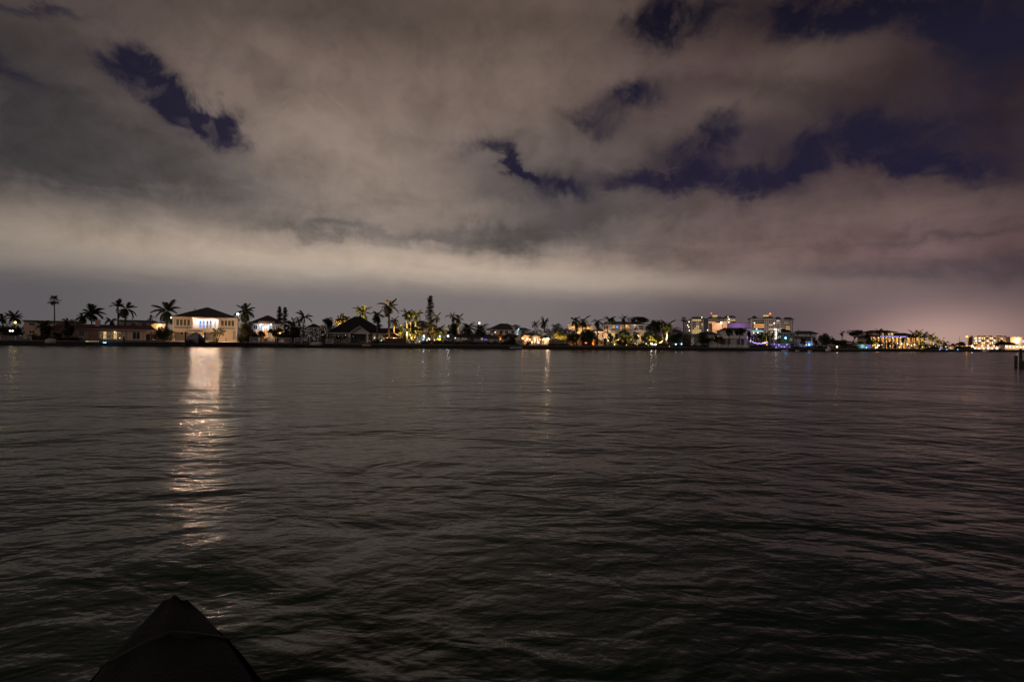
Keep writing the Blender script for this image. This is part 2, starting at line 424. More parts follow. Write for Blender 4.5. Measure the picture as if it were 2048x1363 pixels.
def fan_mesh(name, m):
    mb = MB(); mb.face((0, -.02, 0), (0, .02, 0), (.55, .012, -.04), (.55, -.012, -.04))
    for i in range(13):
        a = R(-120 + 20 * i); b0, b1 = a - R(9), a + R(9); r = .45 * (1 - .15 * abs(i - 6) / 6)
        c = Vector((.5, 0, -.03))
        mb.face(c, c + Vector((.62 * r * math.cos(b0), .62 * r * math.sin(b0), .03)), c + Vector((r * math.cos(a), r * math.sin(a), -.10)), c + Vector((.62 * r * math.cos(b1), .62 * r * math.sin(b1), .03)))
    return mb.mesh(name, m)
FROND = dict(feather=[frond_mesh('frond_arching', 1.25, M['frond'], 12, .32), frond_mesh('frond_drooping', 1.8, M['frond'], 12, .32), frond_mesh('frond_upright', .75, M['frond'], 12, .28)],
             date=[frond_mesh('date_frond_arching', 1.3, M['frond'], 14, .16), frond_mesh('date_frond_drooping', 1.7, M['frond'], 14, .16)],
             fan=[fan_mesh('fan_leaf', M['fan'])])
def palm(px, py, r, back, label, base=None, kind='feather', n=None, up=(-.55, 1.35), bark='bark', tr=None, shaft=False, depth=None, squash=1.0, wind=0.0, cat='palm tree', name='palm_tree'):
    """hub of the crown on the sight line (px, py), fronds r photo pixels long, foot on the sight line `base`"""
    rr = random.Random(int(px * 31 + py * 7))
    foot = site(base if base is not None else px, back, depth=depth)
    Y = foot.y; hub_x = ray(px, py).x / ray(px, py).y * Y; hz = height(px, py, Y) - foot.z; dx = hub_x - foot.x
    Lf = r * mpp(Y) * 1.2
    t = thing(name, label, cat, foot, group='palms along the shore')
    tr = tr or max(.13, .022 * hz + .04)
    segs = 7; pts = []; rad = []
    for i in range(segs + 1):
        f = i / segs; pts.append((dx * (f ** 1.6), 0.25 * math.sin(f * 3) * rr.uniform(-1, 1) * .3, hz * f))
        rad.append(tr * (1.25 - .55 * f) * (1.25 if i == 0 else 1))
    if shaft: rad[4] = rad[4] * 1.15; rad[6] = rad[5] * .95; rad[7] = rad[5] * .6
    MB().tube(pts, rad, 7).build('trunk', M[bark], t, True)
    if shaft: MB().tube([(dx * .86, 0, hz * .86), (dx * .93, 0, hz * .93), (dx, 0, hz + .1)], [tr * .85, tr * .8, tr * .4], 7).build('crownshaft', M['leaf'], t, True)
    lean = rr.uniform(-.05, .22)
    for q in range(3 if kind == 'feather' else 0):      # dead fronds hanging under the crown
        if rr.random() < .75:
            o = link('dead_frond', FROND['feather'][1], t, (dx * .97, 0, hz - .1)); s = Lf * rr.uniform(.5, .8)
            o.scale = (s, s * .6, s); o.rotation_euler = (0, rr.uniform(.75, 1.3), rr.uniform(0, 6.28))
    n = n or {'feather': 17, 'date': 38, 'fan': 26}[kind]
    protos = FROND[kind]
    for i in range(n):
        az = i * 2.39996 + rr.uniform(-.45, .45); f = (i + .5) / n
        if kind == 'feather' and f > .3 and rr.random() < .14: continue
        el = up[1] + (up[0] - up[1]) * f ** .8 + rr.uniform(-.22, .22)
        pm = protos[(1 if f > .55 else 0) if len(protos) > 1 else 0]
        if kind == 'feather' and f < .22: pm = protos[2]
        o = link('frond', pm, t, (dx, 0, hz + (.05 if kind != 'date' else -.35 * f)))
        s = Lf * rr.uniform(.62, 1.10) * (1.0 if kind != 'fan' else 1.05)
        o.scale = (s, s, s * squash); o.rotation_euler = (0, -el, az)
        if wind or lean: o.rotation_euler = (Matrix.Rotation(wind + lean, 3, 'Y') @ Matrix.Rotation(lean * .5, 3, 'X') @ o.rotation_euler.to_matrix()).to_euler()
    return t

# ------------------------------------------------------------------ broadleaf trees, bushes, pines
def leaf_cloud(mb, c, rad, count, size, rr, flat=1.0):
    for _ in range(count):
        while True:
            p = Vector((rr.uniform(-1, 1), rr.uniform(-1, 1), rr.uniform(-1, 1)))
            if .25 < p.length <= 1: break
        p = Vector((c[0] + p.x * rad[0], c[1] + p.y * rad[1], c[2] + p.z * rad[2]))
        a = Vector((rr.gauss(0, 1), rr.gauss(0, 1), rr.gauss(0, .7) * flat)).normalized(); b_ = a.orthogonal().normalized()
        b_ = (Matrix.Rotation(rr.uniform(0, 6.28), 3, a) @ b_); s = size * rr.uniform(.6, 1.35)
        mb.face(p - a * s, p + b_ * s * .45, p + a * s, p - b_ * s * .45)
def tree(px0, py0, px1, py1, back, label, base=None, trunk_top=None, m='leaf', clumps=16, leaves=55, leaf=None, depth=None, name='tree', cat='tree', dens=1.0, limbs=5, flat=False, trunk=True, group=None, gz=None):
    """crown fills the photo box px0..px1, py0..py1; trunk stands on the ground under it"""
    rr = random.Random(int(px0 * 17 + py0 * 5 + px1))
    pxc = (px0 + px1) / 2; foot = site(base if base is not None else pxc, back, z=gz, depth=depth); Y = foot.y
    k = mpp(Y); cx = ray(pxc, horizon(pxc)).x / ray(pxc, horizon(pxc)).y * Y - foot.x
    zt = height(pxc, py0, Y) - foot.z; zb = max(height(pxc, py1, Y) - foot.z, .05); hw = (px1 - px0) / 2 * k; hh = (zt - zb) / 2; cz = (zt + zb) / 2
    t = thing(name, label, cat, foot, group=group)
    crown = MB(); ls = leaf or max(.19, 1.05 * k)
    cs = []
    for i in range(clumps):
        while True:
            p = Vector((rr.uniform(-1, 1), rr.uniform(-1, 1), rr.uniform(-1, 1)))
            if p.length <= 1: break
        if flat: p.z = abs(p.z) ** .5 * rr.choice((.9, .7, .3))
        cr = rr.uniform(.22, .40)
        c = (cx + p.x * hw * (1 - cr * .75), p.y * hw * .8, cz + p.z * hh * (1 - cr * .75)); cs.append(c)
        leaf_cloud(crown, c, (hw * cr, hw * cr, max(hh * cr, .25)), int(leaves * dens * 3.0), ls, rr)
    if trunk:
        th = zb + hh * .5 if trunk_top is None else height(pxc, trunk_top, Y) - foot.z
        mb = MB().tube([(0, 0, 0), (cx * .3, 0, th * .5), (cx * .8, 0, th)], [.28 + .01 * zt, .2 + .006 * zt, .14], 7)
        for c in rr.sample(cs, min(limbs, len(cs))):
            mb.tube([(cx * .7, 0, th * .85), ((cx + c[0]) / 2, c[1] * .5, (th + c[2]) / 2), c], [.13, .09, .04], 5)
        mb.build('trunk', M['bark'], t, True)
        crown.build('crown', M[m], t)
    else:
        MB().tube([(cx, 0, 0), (cx, 0, cz)], [.09, .04], 5).build('stem', M['bark'], t)
        crown.build('foliage', M[m], t)
    return t
def bush(px0, py0, px1, py1, back, label, m='leaf', clumps=10, leaves=45, **kw):
    return tree(px0, py0, px1, py1, back, label, m=m, clumps=clumps, leaves=leaves, trunk=False, name=kw.pop('name', 'bush'), cat=kw.pop('cat', 'bush'), **kw)
def norfolk_pine(px, py_top, py_low, r, back, label, top_r=.35, whorls=17, trunk_foot=None, depth=None):
    rr = random.Random(int(px * 13)); foot = site(px, back, depth=depth); Y = foot.y; k = mpp(Y)
    H = height(px, py_top, Y) - foot.z; zl = height(px, py_low, Y) - foot.z; Rm = r * k
    t = thing('norfolk_pine', label, 'pine tree', foot)
    MB().tube([(0, 0, 0), (0, 0, H * .6), (0, 0, H)], [.3, .2, .04], 7).build('trunk', M['bark'], t)
    mb = MB()
    for w in range(whorls):
        f = w / (whorls - 1); z = zl + (H - zl) * f ** .93; Lb = Rm * ((1 - f) ** .55 * (1 - top_r * .3) + top_r * .35) * rr.uniform(.82, 1.1)
        nb = 7; off = rr.uniform(0, 1)
        for q in range(nb):
            if rr.random() < .08: continue
            az = 6.283 * (q + off) / nb; dx, dy = math.cos(az), math.sin(az); l = Lb * rr.uniform(.6, 1.2)
            prev = Vector((0, 0, z + rr.uniform(-.35, .35))); N = 4
            for sgm in range(1, N + 1):
                g_ = sgm / N; p = Vector((dx * l * g_, dy * l * g_, prev.z - .06 * l * math.sin(g_ * 3.1) + .05 * l * g_))
                mid = (prev + p) / 2; sd = Vector((-dy, dx, 0)); wd = .16 + .10 * l * (1 - g_ * .6)
                mb.face(prev - sd * wd * .3, p, prev + sd * wd * .3, prev + Vector((0, 0, .16)))
                for s_ in (-1, 1):
                    tip = mid + sd * s_ * wd * 1.9 + Vector((dx, dy, 0)) * wd + Vector((0, 0, .30 + .2 * rr.random()))
                    mb.face(mid - Vector((dx, dy, 0)) * .14, tip, mid + Vector((dx, dy, 0)) * .16 + Vector((0, 0, .1)))
                prev = p
    mb.build('crown', M['needle'], t)
    return t

# ------------------------------------------------------------------ buildings
class House:
    """a building facing the water; all photo columns/rows are read off on its front plane"""
    def __init__(s, name, label, cat, pxc, back, ang=None, depth=None, gz=None, group=None):
        az = math.atan2(pxc - 1024, FPX); f = min(max((pxc - 850) / 400, 0), 1)
        a = shore_angle(pxc) * (1 - f) - az * .6 * f if ang is None else R(ang)
        s.a = a; s.gz = ground(back) if gz is None else gz
        s.c = site(pxc, back, s.gz, depth); s.ca, s.sa = math.cos(a), math.sin(a)
        s.root = thing(name, label, cat, s.c, a, group)
    def u(s, px, w=0.0):
        d = ray(px, horizon(px)); ox, oy = s.c.x - s.sa * w, s.c.y + s.ca * w
        # (ox + u ca) * d.y = (oy + u sa) * d.x
        return (oy * d.x - ox * d.y) / (s.ca * d.y - s.sa * d.x)
    def z(s, px, py, w=0.0):
        Y = s.c.y + s.ca * w + s.u(px, w) * s.sa
        return height(px, py, Y) - s.gz
    def rect(s, px0, py0, px1, py1, w=0.0):
        pc = (px0 + px1) / 2
        return s.u(px0, w), s.u(px1, w), (0.0 if py1 is None else max(s.z(pc, py1, w), 0.0)), s.z(pc, py0, w)
    def box(s, name, m, px0, py0, px1, py1, w0=0.0, w1=.3, parent=None):
        u0, u1, z0, z1 = s.rect(px0, py0, px1, py1, w0)
        o = MB().box(u0, u1, w0, w1, z0, z1).build(name, m if not isinstance(m, str) else M[m], parent or s.root); return o
    def wall(s, px0, py0, px1, py1, deep, m, holes=(), w=0.0, name='wall', th=.25):
        """shell: front wall with real openings, side and back walls, lid"""
        u0, u1, z0, z1 = s.rect(px0, py0, px1, py1, w)
        hs = []
        for h_ in holes:
            a, b_, c, d = s.rect(*h_, w); hs.append((max(a, u0), min(b_, u1), max(c, z0), min(d, z1)))
        us = sorted({u0, u1, *[v for h_ in hs for v in h_[:2]]}); zs = sorted({z0, z1, *[v for h_ in hs for v in h_[2:]]})
        mb = MB()
        for a, b_ in zip(us, us[1:]):
            if b_ - a < 1e-4: continue
            run = None
            for c, d in zip(zs, zs[1:]):
                mu, mz = (a + b_) / 2, (c + d) / 2
                if any(h_[0] < mu < h_[1] and h_[2] < mz < h_[3] for h_ in hs):
                    if run: mb.box(a, b_, w, w + th, *run); run = None
                else: run = (run[0], d) if run else (c, d)
            if run: mb.box(a, b_, w, w + th, *run)
        mb.box(u0, u0 + th, w + th + .002, w + deep, z0, z1); mb.box(u1 - th, u1, w + th + .002, w + deep, z0, z1)
        mb.box(u0 + th + .002, u1 - th - .002, w + deep - th, w + deep - .002, z0, z1); mb.box(u0 + th + .002, u1 - th - .002, w + th + .002, w + deep - th - .002, z1 - .15, z1 - .01)
        return mb.build(name, M[m] if isinstance(m, str) else m, s.root)
    def window(s, px0, py0, px1, py1, glass='glass', nx=1, ny=1, frame='white', w=0.0, bar=.07, name='window', lits=None, proud=.04):
        """framed window: the frame is the part, each pane a sub-part"""
        u0, u1, z0, z1 = s.rect(px0, py0, px1, py1, w); mb = MB(); f0, f1 = w - proud, w + .12
        for i in range(nx + 1):
            x = u0 + (u1 - u0) * i / nx; mb.box(x - bar / 2, x + bar / 2, f0, f1, z0, z1)
        for j in range(ny + 1):
            zz = z0 + (z1 - z0) * j / ny
            for i in range(nx):
                mb.box(u0 + (u1 - u0) * i / nx + bar / 2 + .001, u0 + (u1 - u0) * (i + 1) / nx - bar / 2 - .001, f0 + .004, f1 - .004, zz - bar / 2, zz + bar / 2)
        fr = mb.build(name, M[frame], s.root)
        for i in range(nx):
            for j in range(ny):
                g_ = glass if lits is None else lits[(j * nx + i) % len(lits)]
                mm = M.get(g_) or L.get(g_)
                a = u0 + (u1 - u0) * i / nx + bar * .3; b_ = u0 + (u1 - u0) * (i + 1) / nx - bar * .3
                c = z0 + (z1 - z0) * j / ny + bar * .3; d = z0 + (z1 - z0) * (j + 1) / ny - bar * .3
                MB().box(a, b_, w + .03, w + .06, c, d).build('pane', mm, fr)
        return fr
    def hip(s, px0, px1, py_eave, py_top, deep, m, ridge=0.0, over=.7, w=0.0, name='roof', fascia=.28, apex=None, fm=None):
        u0, u1 = s.u(px0, w), s.u(px1, w); pc = (px0 + px1) / 2; ze, zt = s.z(pc, py_eave, w), s.z(pc, py_top, w)
        y0, y1 = w - over, w + deep + over; cx = (u0 + u1) / 2 if apex is None else s.u(apex, w); cy = (y0 + y1) / 2; rl = ridge * (u1 - u0) / 2
        mb = MB(); b_ = [(u0, y0, ze), (u1, y0, ze), (u1, y1, ze), (u0, y1, ze)]
        if rl < .05:
            p = (cx, cy, zt)
            for i in range(4): mb.face(b_[i], b_[(i + 1) % 4], p)
        else:
            p, q = (cx - rl, cy, zt), (cx + rl, cy, zt)
            mb.face(b_[0], b_[1], q, p); mb.face(b_[1], b_[2], q); mb.face(b_[2], b_[3], p, q); mb.face(b_[3], b_[0], p)
        r_ = mb.build(name, M[m], s.root)
        fb = MB(); e = fascia
        fb.box(u0, u1, y0, y1, ze - e, ze - .004); fb.build('fascia', M[fm or 'trim'], s.root)
        return r_
    def gable(s, px0, px1, py_eave, py_top, deep, m, wall_m, over=.5, w=0.0, trim='white'):
        """gable end facing the water, ridge running back"""
        u0, u1 = s.u(px0, w), s.u(px1, w); pc = (px0 + px1) / 2; ze, zt = s.z(pc, py_eave, w), s.z(pc, py_top, w); c = (u0 + u1) / 2
        mb = MB(); y0, y1 = w - over, w + deep; t_ = .18
        mb.solid([(u0 - .3, y0, ze - .15), (c, y0, zt), (c, y1, zt), (u0 - .3, y1, ze - .15)], [(u0 - .3, y0, ze - .15 + t_), (c, y0, zt + t_), (c, y1, zt + t_), (u0 - .3, y1, ze - .15 + t_)])
        mb.solid([(c, y0, zt), (u1 + .3, y0, ze - .15), (u1 + .3, y1, ze - .15), (c, y1, zt)], [(c, y0, zt + t_), (u1 + .3, y0, ze - .15 + t_), (u1 + .3, y1, ze - .15 + t_), (c, y1, zt + t_)])
        mb.build('roof', M[m], s.root)
        MB().solid([(u0, w, ze), (u1, w, ze), (c, w, zt - .1)], [(u0, w + .2, ze), (u1, w + .2, ze), (c, w + .2, zt - .1)]).build('gable_wall', M[wall_m], s.root)
        tb = MB()
        tb.tube([(u0 - .3, y0 - .06, ze - .12), (c, y0 - .06, zt + .05)], [.17, .17], 4); tb.tube([(c, y0 - .06, zt + .05), (u1 + .3, y0 - .06, ze - .12)], [.17, .17], 4)
        tb.build('bargeboard', M[trim], s.root)
    def post(s, px, py0, py1, w=0.0, r=.12, m='white', name='post'):
        x = s.u(px, w); z0 = 0.0 if py1 is None else s.z(px, py1, w)
        return MB().box(x - r, x + r, w - r, w + r, z0, s.z(px, py0, w)).build(name, M[m], s.root)
    def bulb(s, px, py, color, e, r=.16, w=-.3, name='wall_lamp'):
        return MB().ball((s.u(px, w), w, s.z(px, py, w)), r * (1 if e > 200 else .75), 8, 6).build(name, bulb_mat(color, e * (1 if e > 200 else .40)), s.root, True)
    def light(s, px, py, color, power, w=-1.0, r=.25, name='glow_light', shield=False):
        d = bpy.data.lights.new(name, 'SPOT' if w < 0 or shield else 'POINT'); d.energy = power; d.color = color; d.shadow_soft_size = r
        o = link(name, d, s.root, (s.u(px, w), w, s.z(px, py, w)))
        if w < 0 or shield: d.spot_size = R(165); d.spot_blend = .5; o.rotation_euler = (R(90), 0, 0)     # shielded, thrown on to the front
        return o

def piling(px, py_top, back, label, r=.16, z0=-1.5, group='mooring pilings', depth=None):
    p = site(px, back, 0.0, depth); zt = height(px, py_top, p.y)
    t = tag(MB().tube([(0, 0, z0), (0, 0, zt - .12), (0, 0, zt)], [r, r, r * .55], 8).build('piling', M['piling']), label, 'piling', group)
    t.location = p; return t
def run_frame(px0, px1, back0, back1=None):
    """local frame of something long that runs along the shore from px0 to px1"""
    a = site(px0, back0); b_ = site(px1, back0 if back1 is None else back1)
    return a, math.atan2(b_.y - a.y, b_.x - a.x), (b_ - a).to_2d().length
def fence(px0, px1, back, hgt, label, m='vinyl', style='baluster', z=None, group='fences and railings', post_every=2.4):
    """railing or fence: each post, rail and board a part of its own"""
    a, ang, ln = run_frame(px0, px1, back)
    if z is not None: a.z = z
    t = thing('railing' if style != 'board' else 'fence', label, 'railing' if style != 'board' else 'fence', a, ang, group)
    n = max(1, round(ln / post_every)); post = MB().box(-.07, .07, -.07, .07, 0, hgt + .1).mesh('post', M[m])
    for i in range(n + 1): link('post', post, t, (ln * i / n, 0, 0))
    if style == 'baluster':
        rail = MB().box(.07, ln / n - .07, -.03, .03, -.04, .04).mesh('rail', M[m])
        bal = MB()
        k_ = max(4, int(ln / n / .2))
        for q in range(1, k_): bal.box(ln / n * q / k_ - .025, ln / n * q / k_ + .025, -.02, .02, .2, hgt - .05)
        bal = bal.mesh('baluster_panel', M[m])
        for i in range(n):
            link('rail', rail, t, (ln * i / n, 0, hgt)); link('rail', rail, t, (ln * i / n, 0, .15)); link('baluster_panel', bal, t, (ln * i / n, 0, 0))
    elif style == 'rail':
        rail = MB().box(.07, ln / n - .07, -.03, .03, -.05, .05).mesh('rail', M[m])
        for i in range(n):
            for zz in (hgt, hgt * .5): link('rail', rail, t, (ln * i / n, 0, zz))
    else:
        k_ = max(3, round(ln / n / .55)); w_ = ln / n / k_
        board = MB().box(.012, w_ - .012, -.02, .02, .06, hgt).mesh('board', M[m])
        rail = MB().box(.07, ln / n - .07, .022, .07, -.05, .05).mesh('rail', M[m])
        for i in range(n):
            for q in range(k_): link('board', board, t, (ln * i / n + w_ * q, -.03, rnd.uniform(-.02, .02)))
            for zz in (.35, hgt - .3): link('rail', rail, t, (ln * i / n, 0, zz))
    return t
def dock(px0, px1, out0, out1, label, z=.95, m='wood', pile_px=None):
    """plank dock standing in the water in front of the seawall"""
    a = site(px0, -out1, 0.0); b_ = site(px1, -out1, 0.0); ang = shore_angle((px0 + px1) / 2); ln = (b_ - a).to_2d().length
    t = thing('dock', label, 'dock', a, ang, 'docks along the seawall'); deep = out1 - out0
    nb = max(4, int(ln / .9)); pl = MB().box(.01, ln / nb - .01, 0, deep, z - .06, z).mesh('plank', M[m])
    for i in range(nb): link('plank', pl, t, (ln * i / nb, 0, rnd.uniform(-.01, .01)))
    mb = MB()
    for yy in (.12, deep - .3): mb.box(0, ln, yy, yy + .16, z - .3, z - .064)
    mb.build('joist', M[m], t)
    np_ = max(2, round(ln / 3.2)); pm = MB().tube([(0, 0, -1.5), (0, 0, z - .31)], [.13, .13], 7).mesh('pile', M['piling'])
    for i in range(np_ + 1):
        for yy in (.2, deep - .22): link('pile', pm, t, (.2 + (ln - .4) * i / np_, yy, 0))
    return t
def boat(px0, px1, out, label, z=.0, hull='gel', top='canvas', ang=None, beam=.36, hh=1.1, cover=0.0, cabin=False, name='motorboat', depth=None, tower=False, bow_to_viewer=False, length=None):
    pc = (px0 + px1) / 2; p = site(pc, -out, z, depth); k = mpp(p.y); Lb = length or (px1 - px0) * k
    a = shore_angle(pc) if ang is None else R(ang)
    t = thing(name, label, 'boat', p, a, 'boats at the docks'); B = Lb * beam
    secs = [(-.5, .80, .0), (-.2, 1.0, .0), (.15, .96, .02), (.36, .62, .10), (.5, .05, .22)]
    rings = []
    for f, w_, sh in secs:
        h1 = hh * (.85 + sh); bw = B / 2 * w_
        rings.append([(f * Lb, -bw, h1), (f * Lb, -bw * .92, h1 * .45), (f * Lb, -bw * .35, .04), (f * Lb, bw * .35, .04), (f * Lb, bw * .92, h1 * .45), (f * Lb, bw, h1)])
    mb = MB(); base = 0
    for rg in rings: mb.v += rg
    for i in range(len(rings) - 1):
        for q in range(5): mb.f.append((i * 6 + q, i * 6 + q + 1, i * 6 + 7 + q, i * 6 + 6 + q))
    mb.f.append(tuple(range(6))); mb.f.append(tuple((len(rings) - 1) * 6 + q for q in reversed(range(6))))
    for i in range(len(rings) - 1):      # deck
        mb.f.append((i * 6, i * 6 + 6, i * 6 + 11, i * 6 + 5))
    mb.build('hull', M[hull], t, False)
    if cover:
        cb = MB(); N = 9; last = None
        for i in range(N):
            f = -.5 + i / (N - 1) * .98; w_ = lerp_table([(s_[0], s_[1]) for s_ in secs], f) * B / 2 * 1.04; h1 = hh * (.86 + lerp_table([(s_[0], s_[2]) for s_ in secs], f))
            top_ = h1 + cover * (1 - abs(f * 1.5) ** 2 * .8) * (.92 + .16 * (i % 2))
            rg = [(f * Lb, -w_, h1 - .25), (f * Lb, -w_ * .95, h1 + .1), (f * Lb, -w_ * .45, h1 * .3 + top_ * .7), (f * Lb, 0, top_), (f * Lb, w_ * .45, h1 * .3 + top_ * .7), (f * Lb, w_ * .95, h1 + .1), (f * Lb, w_, h1 - .25)]
            b_ = len(cb.v); cb.v += rg
            if last is not None:
                for q in range(6): cb.f.append((last + q, last + q + 1, b_ + q + 1, b_ + q))
            last = b_
        cb.f.append((0, 1, 2, 3, 4, 5, 6)); cb.f.append(tuple(last + q for q in (6, 5, 4, 3, 2, 1, 0)))
        cb.build('cover', M[top], t, False)
    if cabin:
        MB().solid([(-.12 * Lb, -B * .3, hh * .9), (.2 * Lb, -B * .26, hh * .9), (.2 * Lb, B * .26, hh * .9), (-.12 * Lb, B * .3, hh * .9)], [(-.10 * Lb, -B * .26, hh * 1.7), (.10 * Lb, -B * .22, hh * 1.7), (.10 * Lb, B * .22, hh * 1.7), (-.10 * Lb, B * .26, hh * 1.7)]).build('cabin', M[hull], t)
        MB().box(-.02 * Lb, .13 * Lb, -B * .245, B * .245, hh * 1.2, hh * 1.5).build('windscreen', M['glass'], t)
    if tower:
        mb = MB()
        for sx in (-.18, .08):
            for sy in (-.3, .3): mb.tube([(sx * Lb, sy * B, hh * .85), (sx * Lb * .9, sy * B * .9, hh * 2.3)], [.04, .04], 5)
        mb.build('hardtop_frame', M['pole'], t); MB().box(-.24 * Lb, .14 * Lb, -B * .36, B * .36, hh * 2.3, hh * 2.42).build('hardtop', M[hull], t)
    return t

# ------------------------------------------------------------------ setting: water, land, seawall, treeline
wm = bpy.data.meshes.new('water'); wm.from_pydata([(-9000, -300, 0), (9000, -300, 0), (9000, 12000, 0), (-9000, 12000, 0)], [], [(0, 1, 2, 3)])
wm.materials.append(WATER); structure(link('water', wm))
cols = list(range(-700, 2331, 30))
gv, gf = [], []
for c_ in cols:
    for bk in (.25, 4, 10, 40): gv.append(tuple(site(c_, bk)))
    d_ = ray(c_, horizon(c_)); gv.append((d_.x / d_.y * 7000, 7000, 1.5))
for i in range(len(cols) - 1):
    for j in range(4): gf.append((i * 5 + j, i * 5 + 5 + j, i * 5 + 6 + j, i * 5 + 1 + j))
gm = bpy.data.meshes.new('ground'); gm.from_pydata(gv, [], gf); gm.materials.append(M['lawn']); structure(link('ground', gm))
wall_t = thing('seawall', 'long dark concrete seawall along the whole far shore', 'seawall', (0, 0, 0))
wb, cb = MB(), MB()
fine = list(range(-700, 2331, 15))
for a_, b_ in zip(fine, fine[1:]):
    A, B_ = site(a_, 0, 0), site(b_, 0, 0); A2, B2 = site(a_, .34, 0), site(b_, .34, 0)
    wb.solid([A + Vector((0, 0, -2)), B_ + Vector((0, 0, -2)), B2 + Vector((0, 0, -2)), A2 + Vector((0, 0, -2))], [A + Vector((0, 0, 1.12)), B_ + Vector((0, 0, 1.12)), B2 + Vector((0, 0, 1.12)), A2 + Vector((0, 0, 1.12))])
    A, B_ = site(a_, -.1, 0), site(b_, -.1, 0); A2, B2 = site(a_, .42, 0), site(b_, .42, 0)
    cb.solid([A + Vector((0, 0, 1.122)), B_ + Vector((0, 0, 1.122)), B2 + Vector((0, 0, 1.122)), A2 + Vector((0, 0, 1.122))], [A + Vector((0, 0, 1.30)), B_ + Vector((0, 0, 1.30)), B2 + Vector((0, 0, 1.30)), A2 + Vector((0, 0, 1.30))])
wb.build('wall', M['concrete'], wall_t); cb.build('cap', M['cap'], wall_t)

pv = MB()
for c_ in range(330, 478, 8):
    q = [site(c_, .5) , site(c_ + 8, .5), site(c_ + 8, 9.5), site(c_, 9.5)]
    pv.face(*[p_ + Vector((0, 0, .02)) for p_ in q])
structure(pv.build('patio', mat('lit_strip_paving', (.34, .27, .21), .8, .2, .7)))  # paving added so the lamplit lawn strip comes out bright
# far-off greenery that reads as one mass behind the houses
TL = [(-60, 655), (0, 652), (60, 650), (150, 652), (230, 650), (310, 655), (380, 660), (480, 652), (560, 652), (600, 648), (640, 650), (660, 646), (760, 655), (850, 660), (920, 660), (1000, 662),
      (1060, 662), (1100, 655), (1150, 652), (1200, 655), (1260, 650), (1300, 646), (1345, 652), (1370, 664), (1450, 668), (1560, 668), (1640, 680), (1700, 680), (1760, 684), (1850, 684), (1900, 690), (1960, 694), (2060, 694)]
tm = MB(); r2 = random.Random(3)
for c_ in range(-60, 1960, 6):
    bk = r2.uniform(34, 60); p = site(c_ + r2.uniform(-4, 4), bk); k_ = mpp(p.y)
    top = height(c_, lerp_table(TL, c_) + r2.uniform(-2.5, 4), p.y); rad = r2.uniform(1.2, 2.2)
    zz = top - rad
    while zz > 1.2:
        leaf_cloud(tm, (p.x, p.y, zz), (rad * 1.3, rad * 1.3, rad), 120, max(.3, 1.4 * k_), r2); zz -= rad * 1.5
stuff(tm.build('treeline', M['leaf']))
# low planting along the top of the seawall
sm = MB()
for (a_, b_, hi, bk) in [(60, 98, 668, 3), (104, 160, 673, 3), (300, 348, 662, 5), (478, 512, 668, 4), (570, 612, 662, 12), (640, 700, 668, 4), (742, 772, 678, 3), (780, 812, 680, 5), (845, 930, 680, 2.5), (930, 1040, 681, 2.5), (1100, 1140, 688, 2),
                         (1098, 1136, 676, 9), (1135, 1195, 664, 6), (1192, 1210, 674, 4), (1222, 1262, 677, 3), (1262, 1300, 682, 2.5), (1290, 1350, 668, 9), (1345, 1420, 688, 3), (1500, 1545, 690, 3), (1585, 1660, 690, 3), (1690, 1740, 688, 12), (1850, 1900, 691, 5)]:
    for c_ in range(a_, b_, 4):
        p = site(c_ + r2.uniform(-2, 2), bk + r2.uniform(-1, 1)); k_ = mpp(p.y); top = height(c_, hi + r2.uniform(-2, 5), p.y); h_ = max((top - p.z) / 2, .3)
        leaf_cloud(sm, (p.x, p.y, p.z + h_), (1.1, 1.0, h_), 130, max(.17, .9 * k_), r2)
stuff(sm.build('undergrowth', M['leaf']))

# ------------------------------------------------------------------ houses, left to right
# two-storey flat-roofed block at the far left
h = House('flat_roofed_building', 'two-storey beige flat-roofed building behind the very tall fan palm', 'building', 100, 26)
h.wall(47, 642.5, 152, None, 12, 'sand', [(58, 645.5, 69, 650.5), (58, 661, 69, 666), (112, 646, 121, 652), (131, 646, 140, 652)])
for q in ((58, 645.5, 69, 650.5), (58, 661, 69, 666), (112, 646, 121, 652), (131, 646, 140, 652)): h.window(*q, nx=2, frame='trim')
u0, u1, _, zt = h.rect(45, 641, 154, None); MB().box(u0, u1, -.6, 12.6, zt - .35, zt).build('roof', M['slate'], h.root)

# long single-storey house with the red roof
h = House('single_storey_house', 'long low beige house with dark red roof and chimney left of the bright house', 'house', 205, 11)
wins = [(158, 661.5, 168, 672), (199, 662.5, 241, 678), (265, 663.5, 280, 678), (292, 668, 300, None), (118, 662, 126, 671)]
h.wall(99, 657, 307, None, 11, 'cream', wins)
h.window(158, 661.5, 168, 672, nx=2, ny=2, frame='white'); h.window(118, 662, 126, 671, nx=2, frame='white')
h.window(199, 662.5, 241, 678, nx=6, ny=1, frame='white', lits=['dim', 'warm', 'dim', 'dim', 'warm', 'dim'], bar=.09)
h.window(265, 663.5, 280, 678, nx=2, frame='white', glass='glass')
h.box('lintel', 'pale', 197, 658.2, 243, 662.2, -.12, -.01)
for a_ in (176, 250, 285): h.box('pilaster', 'pink', a_, 657.5, a_ + 2, None, -.1, -.005)
for a_ in (178, 187): h.box('shutter', 'pink', a_, 660, a_ + 8, 677, -.07, -.006)
h.box('door', 'metal', 292.3, 668.3, 299.7, None, .05, .12)
h.hip(96, 310, 657.2, 648, 11, 'red_roof', ridge=.88, fm='pink')
uc0, uc1 = h.u(187), h.u(196.3); MB().box(uc0, uc1, 3, 4.2, h.z(191, 655), h.z(191, 640, 3)).build('chimney', M['pink'], h.root)
MB().box(uc0 - .12, uc1 + .12, 2.88, 4.32, h.z(191, 640, 3), h.z(191, 639, 3)).build('chimney_cap', M['trim'], h.root)
